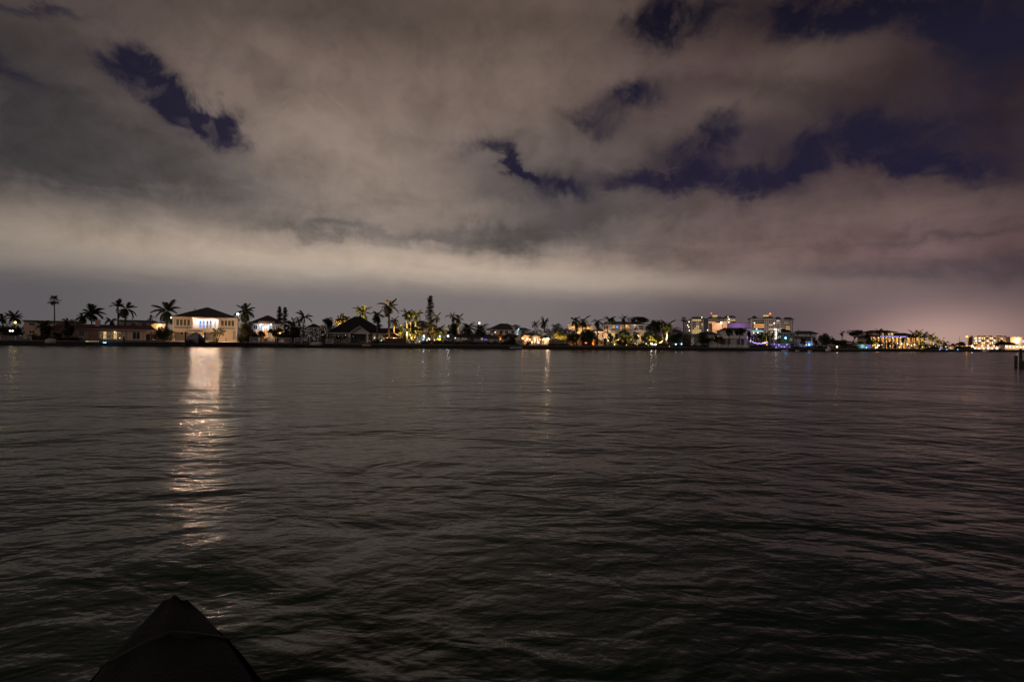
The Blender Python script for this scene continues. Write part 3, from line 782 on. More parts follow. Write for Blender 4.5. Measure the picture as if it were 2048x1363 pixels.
h.bulb(206, 663.6, WARM, 5, .14, 2); h.bulb(229, 663.4, WARM, 9, .16, -.25); h.bulb(239.5, 675.5, WARM, 5, .16, -.5)
h.light(215, 668, WARM, 45, 1.6)

h = House('flat_roofed_annex', 'grey flat-roofed house behind the right end of the red roof', 'house', 272, 32)
h.wall(238, 641, 306, None, 10, 'pale', [(262, 645, 270, 651), (284, 645, 292, 651)])
for q in ((262, 645, 270, 651), (284, 645, 292, 651)): h.window(*q, nx=2)
u0, u1, _, zt = h.rect(236, 640, 309, None); MB().box(u0, u1, -.7, 10.5, zt - .3, zt).build('roof', M['slate'], h.root)
h = House('small_house', 'small orange-lit house front with two lamps left of the bright house', 'house', 316, 24)
h.wall(303, 646, 331, None, 8, 'sand', [(307, 649, 312, 656)])
h.window(307, 649, 312, 656, 'amber', nx=2)
u0, u1, _, zt = h.rect(301, 644.6, 333, None); MB().box(u0, u1, -.9, 8.4, zt - .3, zt).build('roof', M['slate'], h.root)
h.bulb(320, 650, WHITE, 26, .26, -.4); h.bulb(314, 652.5, ORANGE, 12, .26, -.4); h.light(317, 652, (1, .6, .25), 260, -1.2)

# ---- the bright two-storey house
h1 = h = House('two_storey_house', 'brightly lit two-storey cream house with wide hip roof and white upper loggia', 'house', 411, 13)
lwin, rwin = (351.2, 637.6, 380.4, 651.2), (441, 640, 468.6, 652.6)
log = (386, 637.6, 436.4, 656.8)
h.wall(344.5, 634, 475.5, None, 15, 'cream', [lwin, rwin, log, (348, 663.5, 381, None), (361, 663.8, 366, 669), (409.5, 664, 432, None), (465.3, 661.2, 471.2, None)])
h.box('panel', 'pale', 383.2, 636, 385.2, 657, -.06, -.004); h.box('panel', 'grey', 349, 651.8, 382.6, 657, -.08, -.004); h.box('panel', 'grey', 440, 653.4, 469.6, 658.6, -.08, -.004)
h.box('panel', 'pale', 347.6, 636.3, 350.3, 651.6, -.08, -.004); h.box('panel', 'pale', 381.0, 636.3, 382.8, 651.6, -.08, -.004)
h.window(*lwin, glass='glass_green', nx=4, frame='trim', bar=.24); h.window(*rwin, glass='glass_green', nx=4, frame='trim', bar=.22)
h.box('cornice', 'trim', 344.5, 657.6, 437, 659.4, -.14, -.004); h.box('cornice', 'trim', 344.5, 634.6, 475.5, 636, -.14, -.004)
for px_ in (346, 384.3, 437.6, 474.4): h.box('pilaster', 'trim', px_ - 1.3, 636.2, px_ + 1.3, None if px_ in (346, 474.4) else 663, -.16, -.006)
# loggia: back wall, sides, floor, ceiling, its windows and the added ceiling spots
u0, u1, z0, z1 = h.rect(*log)
MB().box(u0 - .3, u1 + .3, 2.3, 2.5, z0 - .1, z1 + .2).build('loggia_wall', M['white'], h.root)
MB().box(u0 - .3, u0 - .02, .27, 2.29, z0, z1 + .2).build('loggia_side', M['white'], h.root); MB().box(u1 + .02, u1 + .3, .27, 2.29, z0, z1 + .2).build('loggia_side', M['white'], h.root)
MB().box(u0 - .3, u1 + .3, .27, 2.29, z0 - .22, z0 - .02).build('loggia_floor', M['trim'], h.root); MB().box(u0 - .3, u1 + .3, .27, 2.29, z1 + .02, z1 + .16).build('loggia_ceiling', M['white'], h.root)
for a_, b_, gl in ((398.0, 402.6, 'azure'), (404.8, 409.6, 'azure'), (412, 416.6, 'pool'), (418.6, 423.0, 'pool')):
    h.window(a_, 640.8, b_, 655.6, gl, 1, 2, 'white', w=2.24, bar=.1)
h.window(428.7, 640.5, 431, 655.8, 'dim', 1, 1, 'white', w=2.24, bar=.1, name='door')
MB().box(h.u(389, 2.2), h.u(393.4, 2.2), 2.2, 2.28, h.z(391, 644, 2.2), h.z(391, 638.6, 2.2)).build('wall_panel', M['pink'], h.root)
rb = MB(); rb.box(u0, u1, .08, .12, z0 + 1.0, z0 + 1.06); rb.box(u0, u1, .08, .12, z0 + .06, z0 + .1)
for q in range(1, 30): x = u0 + (u1 - u0) * q / 30; rb.box(x - .012, x + .012, .09, .11, z0 + .1, z0 + 1.0)
rb.build('balustrade', M['white'], h.root)
for px_ in (389, 400, 411, 422, 433):
    x = h.u(px_, 1.2)
    MB().tube([(x, .55, z1 + .018), (x, .55, z1 - .16)], [.15, .17], 10).build('streak_spot', M['white'], h.root)
    d = bpy.data.lights.new('streak_spot_beam', 'SPOT'); d.energy = 660; d.color = (1, .60, .37); d.spot_size = R(150); d.spot_blend = .3; d.shadow_soft_size = .13  # spots added under the ceiling to lay a bright streak on the water
    o = link('streak_spot_beam', d, h.root, (x, .5, z1 - .30)); o.rotation_euler = (R(-62), 0, 0)
for px_ in (393, 411, 429): h.light(px_, 640.5, (1, .92, .90), 110, 1.1, .15, 'loggia_glow')
# lower level
h.box('garage_wall', 'grey', 346, 660, 383, None, 4.5, 4.7); h.box('patio_wall', 'grey', 407, 660, 434, None, 4.0, 4.2)
h.window(361, 663.8, 366, 669, w=.0, nx=1, frame='trim'); h.box('door', 'grey', 465.5, 661.4, 471, None, .06, .12)
for a_, b_ in ((384, 408), (433.2, 474)): h.box('plinth', 'trim', a_, 678.6, b_, None, -.1, -.006)
h.hip(340.5, 478.5, 634.4, 611.8, 15, 'slate', ridge=.03, over=.9, fm='trim')
MB().tube([(h.u(386), 5, h.z(386, 619, 5)), (h.u(386), 5, h.z(386, 616, 5))], [.1, .1], 6).build('vent_pipe', M['metal'], h.root)
h.bulb(341.8, 635.4, WHITE, 18, .18, -1.0); h.light(390, 667, WARM, 60, 2.5)

# ---- second hip-roofed house with the blue-white entrance
h = House('hip_roofed_house', 'dark hip-roofed house with blue-white lit arched entrance behind foliage', 'house', 532, 20)
arch = (525.5, 647.5, 536, 652.5); door = (527, 655.5, 535, None)
h.wall(503, 646, 568, None, 12, 'white', [(507, 650, 514, 658), arch, door, (551, 650, 562, 657)])
h.window(507, 650, 514, 658, nx=2); h.window(551, 650, 562, 657, nx=3, glass='dim'); h.window(*arch, 'amber', 2, 1, 'white', bar=.14); h.window(527, 655.5, 535, 676, 'amber', 2, 2, 'white', bar=.12, name='door')
h.box('portico_beam', 'trim', 516, 641.8, 548.5, 646.4, -1.8, -1.3)
for px_ in (517.5, 523, 539.5, 547): h.post(px_, 646.5, None, -1.55, .2, 'white', 'column')
h.hip(496, 573, 646.2, 629, 12, 'brown_roof', ridge=.06, fm='pale')
h.bulb(521, 649, COOL, 40, .2, -.8); h.bulb(541, 649, COOL, 40, .2, -.8); h.light(531, 652, (.55, .76, 1), 170, -1.0); h.light(520, 652, (.55, .76, 1), 60, -.9)
for px_, py_ in ((546.5, 667), (560, 666), (517, 668.5)): h.bulb(px_, py_, ORANGE, 22, .2, -.6)
h.light(550, 668, (1, .55, .25), 110, -1.4); h.light(518, 669, (1, .6, .35), 60, -1.2)

# ---- gazebo and the black-roofed house
h = House('gazebo', 'open gazebo with low brown roof on thin pale posts', 'gazebo', 627, 9)
h.hip(611, 644, 654.5, 646.5, 4.5, 'thatch', ridge=.1, over=.3, fm='trim')
for px_ in (615.5, 619, 636.3, 640.3): h.post(px_, 655, None, .2, .07, 'trim')
for px_ in (616, 640): h.post(px_, 655, None, 4.2, .07, 'trim')
h = House('gabled_house', 'dark house with steep black hip roof and pale-edged front gable', 'house', 716, 12)
h.wall(664, 665, 776, None, 14, 'pale', [(672, 669, 682, 677), (686, 669, 695, 677), (737.5, 667.5, 744.5, 680), (753, 669, 763, 680), (701, 667, 733, None)])
for q, gl in (((672, 669, 682, 677), 'glass'), ((686, 669, 695, 677), 'glass'), ((737.5, 667.5, 744.5, 680), 'glass'), ((753, 669, 763, 680), 'dim')): h.window(*q, nx=2, glass=gl, frame='pale')
h.box('porch_wall', 'grey', 699, 665, 735, None, 3.0, 3.2)
h.window(706, 669, 713, 679, 'glass', 2, 1, 'pale', w=2.95); h.window(719, 669, 728, 681, 'glass', 2, 1, 'pale', w=2.95)
h.hip(655, 779, 665.5, 631, 14, 'black_roof', ridge=.10, over=1.0, fm='pale', apex=719)
h.gable(700, 737, 665.2, 652.6, 7, 'black_roof', 'pale', w=-2.2, over=.5, trim='pale')
for px_ in (699.5, 734.5): h.post(px_, 665, None, -2.0, .16, 'white')
h.box('porch_beam', 'white', 699, 665.4, 737, 667, -2.2, -1.9)
h.bulb(749, 675, (1, .95, .6), 7, .18, -.4); h.bulb(691, 670, WHITE, 3, .12, -.4); h.bulb(677, 672, WHITE, 2.5, .12, -.4); h.bulb(706.5, 672, WHITE, 2, .12, -.4)
h = House('brown_roofed_house', 'low brown-roofed house behind the tallest palm', 'house', 785, 24)
h.wall(764, 665.5, 806, None, 9, 'sand', [(790, 668, 797, 674)]); h.window(790, 668, 797, 674, 'gold', 2)
h.hip(760, 810, 666, 655.5, 9, 'brown_roof', ridge=.7, fm='sand')
h.light(785, 671, WARM, 300, -2)
h = House('tiki_hut', 'orange-lit tiki hut with pale thatched canopy below the tallest palm', 'hut', 784, 9)
h.hip(769, 800, 673, 666, 4.2, 'thatch', ridge=.35, over=.2, fm='dark_fence')
for px_ in (771, 778, 790, 798): h.post(px_, 673, None, .3, .09, 'wood')
h.box('bar_counter', 'pink', 773, 679, 794, None, .5, .9); h.box('back_panel', 'cream', 771, 673.5, 798, None, 3.9, 4.0)
h.bulb(775, 675, ORANGE, 14, .16, 1.2); h.bulb(792, 675, ORANGE, 14, .16, 1.2); h.light(783, 675.5, (1, .50, .12), 300, 1.6); h.bulb(788, 676, WHITE, 20, .2, .1); h.light(783, 669, (1, .50, .12), 130, -2.5)

# ---- houses among the gold-lit palms
h = House('brown_gabled_house', 'two-storey house with brown gable roof hidden behind gold-lit palms left of the Norfolk pine', 'house', 843, 30)
h.wall(820, 652, 868, None, 10, 'sand', [(826, 656, 832, 662), (838, 656, 846, 662), (855, 656, 862, 662)])
for q in ((826, 656, 832, 662), (838, 656, 846, 662), (855, 656, 862, 662)): h.window(*q, nx=2)
h.hip(814, 874, 653, 640, 10, 'brown_roof', ridge=.25, fm='brown_roof')
h = House('garden_wall', 'white garden wall lit by spotlights behind the date palms', 'wall', 850, 15)
h.box('panel', 'white', 815, 672, 846, None, 0, .25); h.box('panel', 'white', 852, 674, 887, None, 0, .25)
for px_ in (815, 822, 831, 840, 846.5, 853, 864, 876, 887): h.box('pillar', 'white', px_ - .9, 670.5, px_ + .9, None, -.1, .35)
h = House('low_house', 'low dark-roofed house with small blue window under the date palms', 'house', 955, 9)
h.wall(909, 673.5, 999, None, 9, 'grey', [(923, 674.5, 934, 680), (961.5, 674.5, 966, 681), (967.5, 677, 974, 681), (979, 676, 988, None), (912, 675, 919, 681), (940, 676, 948, 683)])
h.window(923, 674.5, 934, 680, 'dim', 3); h.window(961.5, 674.5, 966, 681, 'pinkw', 1); h.window(967.5, 677, 974, 681, 'violet', 2); h.window(912, 675, 919, 681, 'dim', 2); h.window(940, 676, 948, 683, 'glass', 2)
h.box('door', 'sand', 979.3, 676.3, 987.7, None, .05, .12)
h.hip(905, 1002, 673.8, 667.5, 9, 'slate', ridge=.7, fm='slate')
h.bulb(1001, 677, ORANGE, 10, .2, -.3)
h = House('white_villa', 'white two-storey villa with stepped dark hip roofs and a dormer', 'house', 1018, 24)
h.wall(992, 658.5, 1042, None, 12, 'white', [(1010, 661, 1016, 667.5), (1023, 661, 1028.5, 667.5), (999, 661.5, 1004, 667.5)])
for q in ((1010, 661, 1016, 667.5), (1023, 661, 1028.5, 667.5), (999, 661.5, 1004, 667.5)): h.window(*q, nx=2)
h.hip(981, 1046, 659, 645.6, 12, 'slate', ridge=.22, fm='pale', apex=1014)
h.wall(1027, 651.5, 1038.5, 659.5, 4, 'white', [(1029, 652.6, 1037, 658.8)], w=-.9, name='dormer'); h.window(1029, 652.6, 1037, 658.8, 'glass', 2, w=-.9)
h.hip(1025, 1041, 651.8, 648, 4, 'slate', w=-.9, over=.4, fm='pale', name='dormer_roof')
h.wall(1042, 659.5, 1056, None, 9, 'white', [(1045, 661.5, 1048.5, 666)], w=1.2, name='wing_wall'); h.window(1045, 661.5, 1048.5, 666, 'glass', 1, w=1.2)
h.hip(1039, 1062, 659.6, 654.4, 9, 'slate', w=1.2, ridge=.4, fm='pale', name='wing_roof')
h.bulb(1036.5, 658, CYAN, 14, .2, -1.4); h.bulb(1035, 662, COOL, 9, .18, -.6); h.bulb(1034.6, 667, COOL, 10, .18, -.6)
h = House('pool_house', 'small orange-lit pool house with terracotta roof in front of the white villa', 'house', 997, 16)
h.wall(985, 672.5, 1010, None, 5, 'sand', [(990, 674, 1000, 681)]); h.window(990, 674, 1000, 681, 'warm', 3)
h.hip(982, 1013, 672.8, 668, 5, 'terracotta', ridge=.4, fm='sand'); h.light(994, 667, ORANGE, 120, -2.2); h.bulb(983.5, 669, ORANGE, 7, .16, -.6)

# ---- the lit gabled cottage and its bar by the flag
h = House('lit_cottage', 'orange-lit cottage with small gabled porch on white columns', 'house', 1064, 9)
h.wall(1048, 670, 1083, None, 8, 'sand', [(1052, 674, 1057, 679), (1067, 676, 1070.5, None), (1072.5, 676, 1076.5, None)])
h.window(1052, 674, 1057, 679, 'white', 2); h.window(1067, 676, 1070.5, 686, 'warm', 1, 1, name='door'); h.window(1072.5, 676, 1076.5, 686, 'glass', 1, 1, name='door')
h.hip(1046, 1084, 670.4, 665.5, 8, 'brown_roof', ridge=.5, fm='sand')
h.gable(1061, 1080, 674.5, 669, 3, 'brown_roof', 'sand', w=-2.0, over=.3, trim='trim')
for px_ in (1062.5, 1069, 1075, 1079): h.post(px_, 674.5, None, -1.8, .11, 'white', 'column')
h.bulb(1045.3, 676, ORANGE, 60, .28, -1.5); h.bulb(1054, 678.4, WHITE, 18, .2, -.5); h.bulb(1064, 684, WARM, 22, .2, -2.4); h.bulb(1077, 684, WARM, 30, .22, -2.2)
h.light(1050, 675, (1, .5, .2), 260, -2.0); h.light(1072, 679, (1, .62, .32), 260, -2.6)
h = House('waterside_bar', 'open waterside bar with lit counter beside the white flag', 'bar', 1089, 11)
h.hip(1081, 1099, 676, 673, 4, 'brown_roof', ridge=.4, over=.3, fm='sand')
for px_ in (1082.5, 1089, 1097): h.post(px_, 676, None, .2, .09, 'sand')
h.box('back_wall', 'cream', 1082, 676.3, 1098, None, 3.6, 3.8); h.box('bar_counter', 'pink', 1083.5, 683, 1096, None, .6, 1.1)
h.window(1084, 677.4, 1094, 681, 'gold', 4, w=3.55)
h.bulb(1096, 677.5, (1, .66, .38), 210, .18, -.8); h.light(1093, 679, (1, .66, .34), 420, -1.2); h.bulb(1092.5, 683.5, CYAN, 6, .22, .2)

# ---- lit building behind the dark trees
h = House('lit_bungalow', 'bungalow with amber windows between the dark rounded trees', 'house', 1150, 14)
h.wall(1137, 673, 1166, None, 8, 'sand', [(1141, 676, 1145, 683), (1148, 675, 1157, 685)])
h.window(1141, 676, 1145, 683, 'gold', 1); h.window(1148, 675, 1157, 685, 'amber', 4)
h.hip(1135, 1168, 673.3, 668, 8, 'brown_roof', ridge=.5, fm='sand'); h.light(1151, 678, ORANGE, 140, -1.6)

# ---- white mansion with tower bay
h = House('mansion', 'large white mansion with tower bay, amber windows and chimney', 'mansion', 1248, 17)
up = [(1225, 650.6, 1229.2, 655.8), (1232, 651, 1236, 656), (1240.4, 650.4, 1243, 659), (1250.4, 649.6, 1257.4, 656), (1268, 650.5, 1273, 660), (1277.5, 650, 1285.5, 659)]
dn = [(1222, 664, 1229, 672), (1240, 668, 1247, None), (1277.5, 667, 1286, None), (1263, 668, 1270, None)]
h.wall(1216, 648.5, 1290, None, 14, 'pale', up + dn)
h.window(*up[0], 'amber', 2); h.window(*up[1], 'blue', 2); h.window(*up[2], 'amber', 1); h.window(*up[3], 'amber', 3, 2); h.window(*up[4], 'glass', 1, 2); h.window(*up[5], 'glass', 2, 2, bar=.12)
h.window(*dn[0], 'gold', 2, 2); h.window(1240, 668, 1247, 686, 'warm', 2, 2, name='door'); h.window(1277.5, 667, 1286, 687, 'warm', 3, 1, 'trim', name='door'); h.window(1263, 668, 1270, 686, 'dim', 2, 1, name='door')
h.box('cornice', 'trim', 1263, 660.5, 1292, 662.6, -1.6, -.01); h.box('balcony', 'trim', 1218, 660.8, 1262, 662.2, -1.4, -.01)
for px_ in (1264.5, 1275.5, 1287, 1291): h.post(px_, 662.8, None, -1.4, .17, 'white', 'column')
rb = MB(); u0, u1 = h.u(1218), h.u(1262); zb = h.z(1240, 660.8)
rb.box(u0, u1, -1.36, -1.3, zb + .9, zb + .97)
for q in range(33): x = u0 + (u1 - u0) * q / 32; rb.box(x - .02, x + .02, -1.35, -1.31, zb + .01, zb + .9)
rb.build('balustrade', M['white'], h.root)
h.hip(1216, 1293, 648.8, 641.5, 14, 'slate', ridge=.6, fm='white')
h.hip(1258, 1272, 648.6, 645, 4, 'slate', w=-1.2, over=.5, fm='white', name='eyebrow_roof')
MB().box(h.u(1257), h.u(1264), 5, 6.4, h.z(1260, 646), h.z(1260, 635.6, 5)).build('chimney', M['pale'], h.root)
MB().box(h.u(1256.4), h.u(1264.6), 4.9, 6.5, h.z(1260, 635.6, 5) + .01, h.z(1260, 634.8, 5)).build('chimney_cap', M['white'], h.root)
# tower bay: half-round
ut, rt = h.u(1211.6), (h.u(1217) - h.u(1206.4)) / 2; tb = MB(); z_t = h.z(1212, 648)
tb.tube([(ut, .6, 0), (ut, .6, z_t)], [rt, rt], 14); tb.build('tower_bay', M['cream'], h.root, False)
MB().tube([(ut, .6, z_t + .01), (ut, .6, z_t + .2), (ut, .6, h.z(1212, 642.5))], [rt * 1.35, rt * 1.35, .05], 14).build('tower_roof', M['slate'], h.root)
for dx_ in (-.45, .35): MB().box(ut + rt * dx_ - .22, ut + rt * dx_ + .22, .6 - rt - .03, .6 - rt * .8, h.z(1212, 659), h.z(1212, 650)).build('tower_window', M['glass'], h.root)
h.wall(1193, 662.3, 1207, None, 9, 'cream', [(1195, 665, 1198, 669)], w=.5, name='wing_wall'); h.window(1195, 665, 1198, 669, w=.5)
h.hip(1190, 1211, 662.5, 657, 9, 'slate', w=.5, ridge=.4, fm='trim', name='wing_roof')
h.light(1203, 671, WARM, 320, -3.2); h.light(1214, 666, WARM, 220, -3.4); h.light(1281, 672, WARM, 200, -2.8); h.light(1252, 651, ORANGE, 30, -.8); h.bulb(1233.5, 653.5, (.2, .5, 1), 9, .2, -.4); h.light(1272, 652, (1, .7, .6), 60, -2.5)

h = House('dark_house', 'dark low house with small gable right of the royal palm with glowing trunk', 'house', 1352, 20)
h.wall(1342, 664, 1366, None, 8, 'grey', [(1349, 673, 1354, 679), (1358, 673, 1363, 679)]); h.window(1349, 673, 1354, 679, nx=2); h.window(1358, 673, 1363, 679, nx=2)
h.hip(1340, 1368, 664.5, 658.5, 8, 'brown_roof', ridge=.3, fm='grey')

# ---- grey-white houses in front of the towers
h = House('slate_roofed_house', 'unlit grey house with slate roof in front of the left tower', 'house', 1415, 16)
h.wall(1394, 669, 1440, None, 9, 'pale', [(1422, 672, 1427.5, 680), (1401, 672, 1408, 680), (1432, 673, 1437, 681)])
for q in ((1422, 672, 1427.5, 680), (1401, 672, 1408, 680), (1432, 673, 1437, 681)): h.window(*q, nx=2)
h.hip(1391, 1443, 669.4, 662.8, 9, 'slate', ridge=.4, fm='grey')
h.bulb(1437, 676.5, WARM, 10, .25, -.5); h.light(1437, 677, WARM, 40, -1)
h = House('balcony_house', 'pale grey two-storey house with long balcony and dark arched openings', 'house', 1468, 17)
ars = [(1442, 679, 1451, None), (1455, 679, 1461, None), (1474.5, 679, 1480, None), (1482, 679, 1488, None)]
wn = [(1462, 664.5, 1466, 671), (1472, 664.5, 1477, 671), (1483, 665, 1487, 671)]
h.wall(1440, 661, 1494, None, 10, 'pale', ars + wn)
for q in wn: h.window(*q, nx=2)
h.box('arcade_wall', 'grey', 1441, 677, 1493, None, 2.5, 2.7); h.box('balcony', 'white', 1439, 673.2, 1495, 676, -1.2, -.01)
for px_ in (1453, 1471, 1481, 1490): h.post(px_, 676.2, None, -1.0, .15, 'pale', 'column')
h.hip(1437, 1497, 661.4, 654.5, 10, 'slate', ridge=.5, fm='pale')
h = House('grey_annex', 'plain grey block beside the dark cypress', 'building', 1497, 15)
h.wall(1490, 656.5, 1502, None, 8, 'grey', [(1494, 661, 1498, 667)]); h.window(1494, 661, 1498, 667, nx=1)
u0, u1, _, zt = h.rect(1489.6, 655.8, 1502.6, None); MB().box(u0, u1, -.15, 8.2, zt - .2, zt + .1).build('roof', M['slate'], h.root)

# ---- green house and the terraced house
h = House('green_house', 'dark green house with one pale lit window behind the blue lamp post', 'house', 1574, 15)
gw = [(1567, 667, 1570.5, 671.5), (1572.5, 667, 1576, 671.5), (1580, 667, 1585, 671.5), (1579.3, 676, 1584.3, 681.2)]
h.wall(1561, 664.8, 1588, None, 10, 'green_wall', gw)
for q in gw[:3]: h.window(*q, nx=1, frame='pale')
h.window(*gw[3], 'white', 2); h.box('string_course', 'trim', 1561, 664.9, 1588, 666, -.2, -.01)
h.hip(1558.5, 1590.5, 664.8, 661.8, 10, 'slate', ridge=.5, fm='pale'); h.box('terrace', 'wood', 1560, 686.5, 1588, 687.4, -2.5, -.01)
h.light(1568, 676, (.25, 1, .85), 25, -2.0)
h = House('terraced_house', 'white house with stacked terraces and a bright blue lamp below', 'house', 1612, 15)
tw = [(1590, 675.8, 1593, 682), (1594, 675.8, 1597, 682), (1600, 676, 1606, 682), (1610, 676, 1622, 682), (1593, 667, 1597, 671), (1619, 667, 1623, 671)]
h.wall(1588.5, 666, 1633, None, 10, 'pale', tw)
h.window(*tw[0], 'white', 1); h.window(*tw[1], 'white', 1); h.window(*tw[2], 'warm', 2); h.window(*tw[3], 'glass', 4); h.window(*tw[4], 'glass', 1); h.window(*tw[5], 'glass', 1)
h.box('terrace', 'white', 1588, 683.6, 1626, 685, -2.6, -.01); h.box('terrace_roof', 'slate', 1588, 672.4, 1626, 674.4, -2.6, -.01)
for px_ in (1589, 1606, 1623): h.post(px_, 674.6, None, -2.4, .16, 'white', 'column')
h.box('panel', 'grey', 1608.5, 666.4, 1614.5, 671.8, -.05, -.004)
h.hip(1586, 1637, 666.2, 661, 10, 'slate', ridge=.55, fm='slate'); MB().box(h.u(1600), h.u(1602), 4, 4.8, h.z(1600, 664), h.z(1600, 659, 4)).build('chimney', M['grey'], h.root)
h.bulb(1618.5, 689, BLUE, 60, .42, -2.8); h.bulb(1612.5, 689.5, YELLOW, 14, .24, -2.7); h.light(1618, 689, (.1, .3, 1), 120, -3.2)

# ---- low house before the colonnaded mansion
h = House('cyan_lit_house', 'low house with glowing cyan and violet windows beside the water', 'house', 1724, 10)
cw = [(1706, 690.5, 1711, 695), (1722.5, 689, 1728.5, 694.5), (1734, 689, 1741, 695)]
h.wall(1701, 688, 1746, None, 8, 'sand', cw)
h.window(*cw[0], 'glass', 2); h.window(*cw[1], 'cyan', 2); h.window(*cw[2], 'violet', 2)
u0, u1, _, zt = h.rect(1699, 687, 1748, None); MB().box(u0, u1, -.8, 8.3, zt - .25, zt + .1).build('roof', M['slate'], h.root)
h.bulb(1733, 695, CYAN, 20, .22, -1.2); h.light(1726, 692, CYAN, 60, -1.5)

# ---- colonnaded mansion
h = House('colonnaded_mansion', 'wide amber-lit mansion with two storeys of columns behind a palm row', 'mansion', 1793, 30, -8)
h.wall(1737, 673, 1849, None, 14, 'cream', [], w=3.4)
h.box('porch_slab', 'trim', 1735, 685.2, 1850, 686.8, 0.0, 3.38); h.box('porch_base', 'trim', 1735, 697.2, 1850, None, -.3, 3.38)
cols_ = [1736.5, 1745, 1754, 1762, 1769, 1776, 1783, 1790, 1797.5, 1805, 1812, 1822, 1831, 1840, 1848.5]
for px_ in cols_:
    h.post(px_, 673.5, 685.1, .25, .26, 'cream', 'column'); h.post(px_, 687, None, .25, .28, 'cream', 'column')
for a_, b_ in zip(cols_, cols_[1:]):
    w_ = (b_ - a_)
    if w_ > 5: h.window(a_ + w_ * .24, 676, b_ - w_ * .24, 684.6, 'gold' if int(a_) % 2 else 'amber', 2, 1, 'trim', w=3.36, name='door'); h.window(a_ + w_ * .26, 688.6, b_ - w_ * .26, 696.6, 'amber' if int(a_) % 2 else 'dim', 2, 1, 'trim', w=3.36, name='door')
h.hip(1734, 1852, 673, 668.5, 17, 'brown_roof', ridge=.75, over=1.2, fm='dark_fence')
h.wall(1745.5, 663.6, 1787.5, 671.5, 9, 'pink', [(1764, 665.5, 1767, 670), (1776, 665.5, 1779, 670), (1781, 665, 1786, 671)], w=5, name='upper_wall')
for q, gl in (((1764, 665.5, 1767, 670), 'warm'), ((1776, 665.5, 1779, 670), 'warm'), ((1781, 665, 1786, 671), 'gold')): h.window(*q, gl, 1, w=5)
h.hip(1737.5, 1794, 663.4, 659.8, 9, 'brown_roof', w=5, ridge=.6, over=1.3, fm='dark_fence', name='upper_roof')
h.wall(1797, 668.6, 1822, 672, 9, 'pink', [], w=6, name='side_wall'); h.hip(1790, 1826, 668.6, 665, 9, 'brown_roof', w=6, ridge=.5, over=1.3, fm='dark_fence', name='side_roof')
for px_ in (1741, 1758, 1766, 1780, 1793.5, 1809, 1826, 1844): h.light(px_, 676, (1, .50, .14), 200, .9, .2, shield=True); h.light(px_ + 3, 689, (1, .55, .2), 200, .9, .2, shield=True)
for px_ in (1757, 1771, 1785, 1801): h.bulb(px_, 675, WARM, 16, .22, .6)
for px_, py_ in ((1756, 690), (1795, 686.5), (1803, 687), (1815, 688), (1829, 689), (1836, 690), (1842, 688.5)): h.bulb(px_, py_, WHITE, 26, .26, -.5)
u0, u1 = h.u(1758), h.u(1812); zz = h.z(1785, 672.6); MB().box(u0, u1, -1.4, -1.3, zz - .12, zz + .04).build('light_strip', bulb_mat((.45, .40, 1), 3), h.root)

# ---- two apartment towers, a lit hall and a lilac block far behind the houses
def tower_windows(h, rows, colsx, hw, hh_, lit, w=-.02):
    """every window of the facade its own part; lit is a list of (x0, y0, x1, y1, pane)"""
    cache = {}
    for py in rows:
        for px in colsx:
            u0, u1, z0, z1 = h.rect(px - hw, py - hh_, px + hw, py + hh_, w); key = next((l[4] for l in lit if l[0] <= px <= l[2] and l[1] <= py <= l[3]), 'glass')
            m_ = M.get(key) or L[key]
            if key not in cache: cache[key] = MB().box(-(u1 - u0) / 2, (u1 - u0) / 2, -.05, .05, -(z1 - z0) / 2, (z1 - z0) / 2).mesh('window', m_)
            link('window', cache[key], h.root, ((u0 + u1) / 2, w, (z0 + z1) / 2))
def slabs(h, rows, px0, px1, m, w0, w1, th=.35, name='balcony'):
    mb = None
    for py in rows:
        u0, u1 = h.u(px0), h.u(px1); z = h.z((px0 + px1) / 2, py)
        if mb is None: mb = MB().box(0, u1 - u0, w0, w1, -th, th).mesh(name, M[m])
        link(name, mb, h.root, (u0, 0, z))
TD = 850.0
h = House('apartment_tower', 'left apartment tower with a red beacon and yellow-lit top floor', 'apartment tower', 1420, 0, -11, TD, 1.5)
rowsA = [640 + 4.15 * i for i in range(9)]
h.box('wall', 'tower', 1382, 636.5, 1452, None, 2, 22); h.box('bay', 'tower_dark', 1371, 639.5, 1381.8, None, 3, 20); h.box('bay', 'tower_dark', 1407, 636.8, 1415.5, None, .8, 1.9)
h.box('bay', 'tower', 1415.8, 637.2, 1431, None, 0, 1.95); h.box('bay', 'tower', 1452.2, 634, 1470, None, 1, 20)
tower_windows(h, rowsA, [1386, 1389.5, 1393, 1396.5, 1400, 1404], 1.25, 1.25, [(1384, 639, 1397, 641, 'gold'), (1398, 639, 1401, 641, 'gold'), (1390, 644, 1397, 650, 'white'), (1390, 647, 1397, 653, 'gold'), (1402, 647, 1406, 650, 'amber'), (1402, 651, 1406, 654, 'white'), (1385, 660, 1401, 665, 'gold'), (1388, 655, 1398, 659, 'warm')], 1.9)
tower_windows(h, rowsA, [1418, 1421.5, 1425, 1428.5], 1.2, 1.2, [(1417, 642, 1430, 645, 'amber')], -.05)
tower_windows(h, rowsA, [1434, 1438, 1442, 1446], 1.4, 1.2, [(1434, 672, 1435, 680, 'warm')], 1.9)
tower_windows(h, rowsA, [1455, 1458.5, 1462, 1465.5, 1468.6], 1.0, 1.2, [(1454, 636, 1470, 644, 'gold'), (1454, 644, 1459, 646, 'gold')], .9)
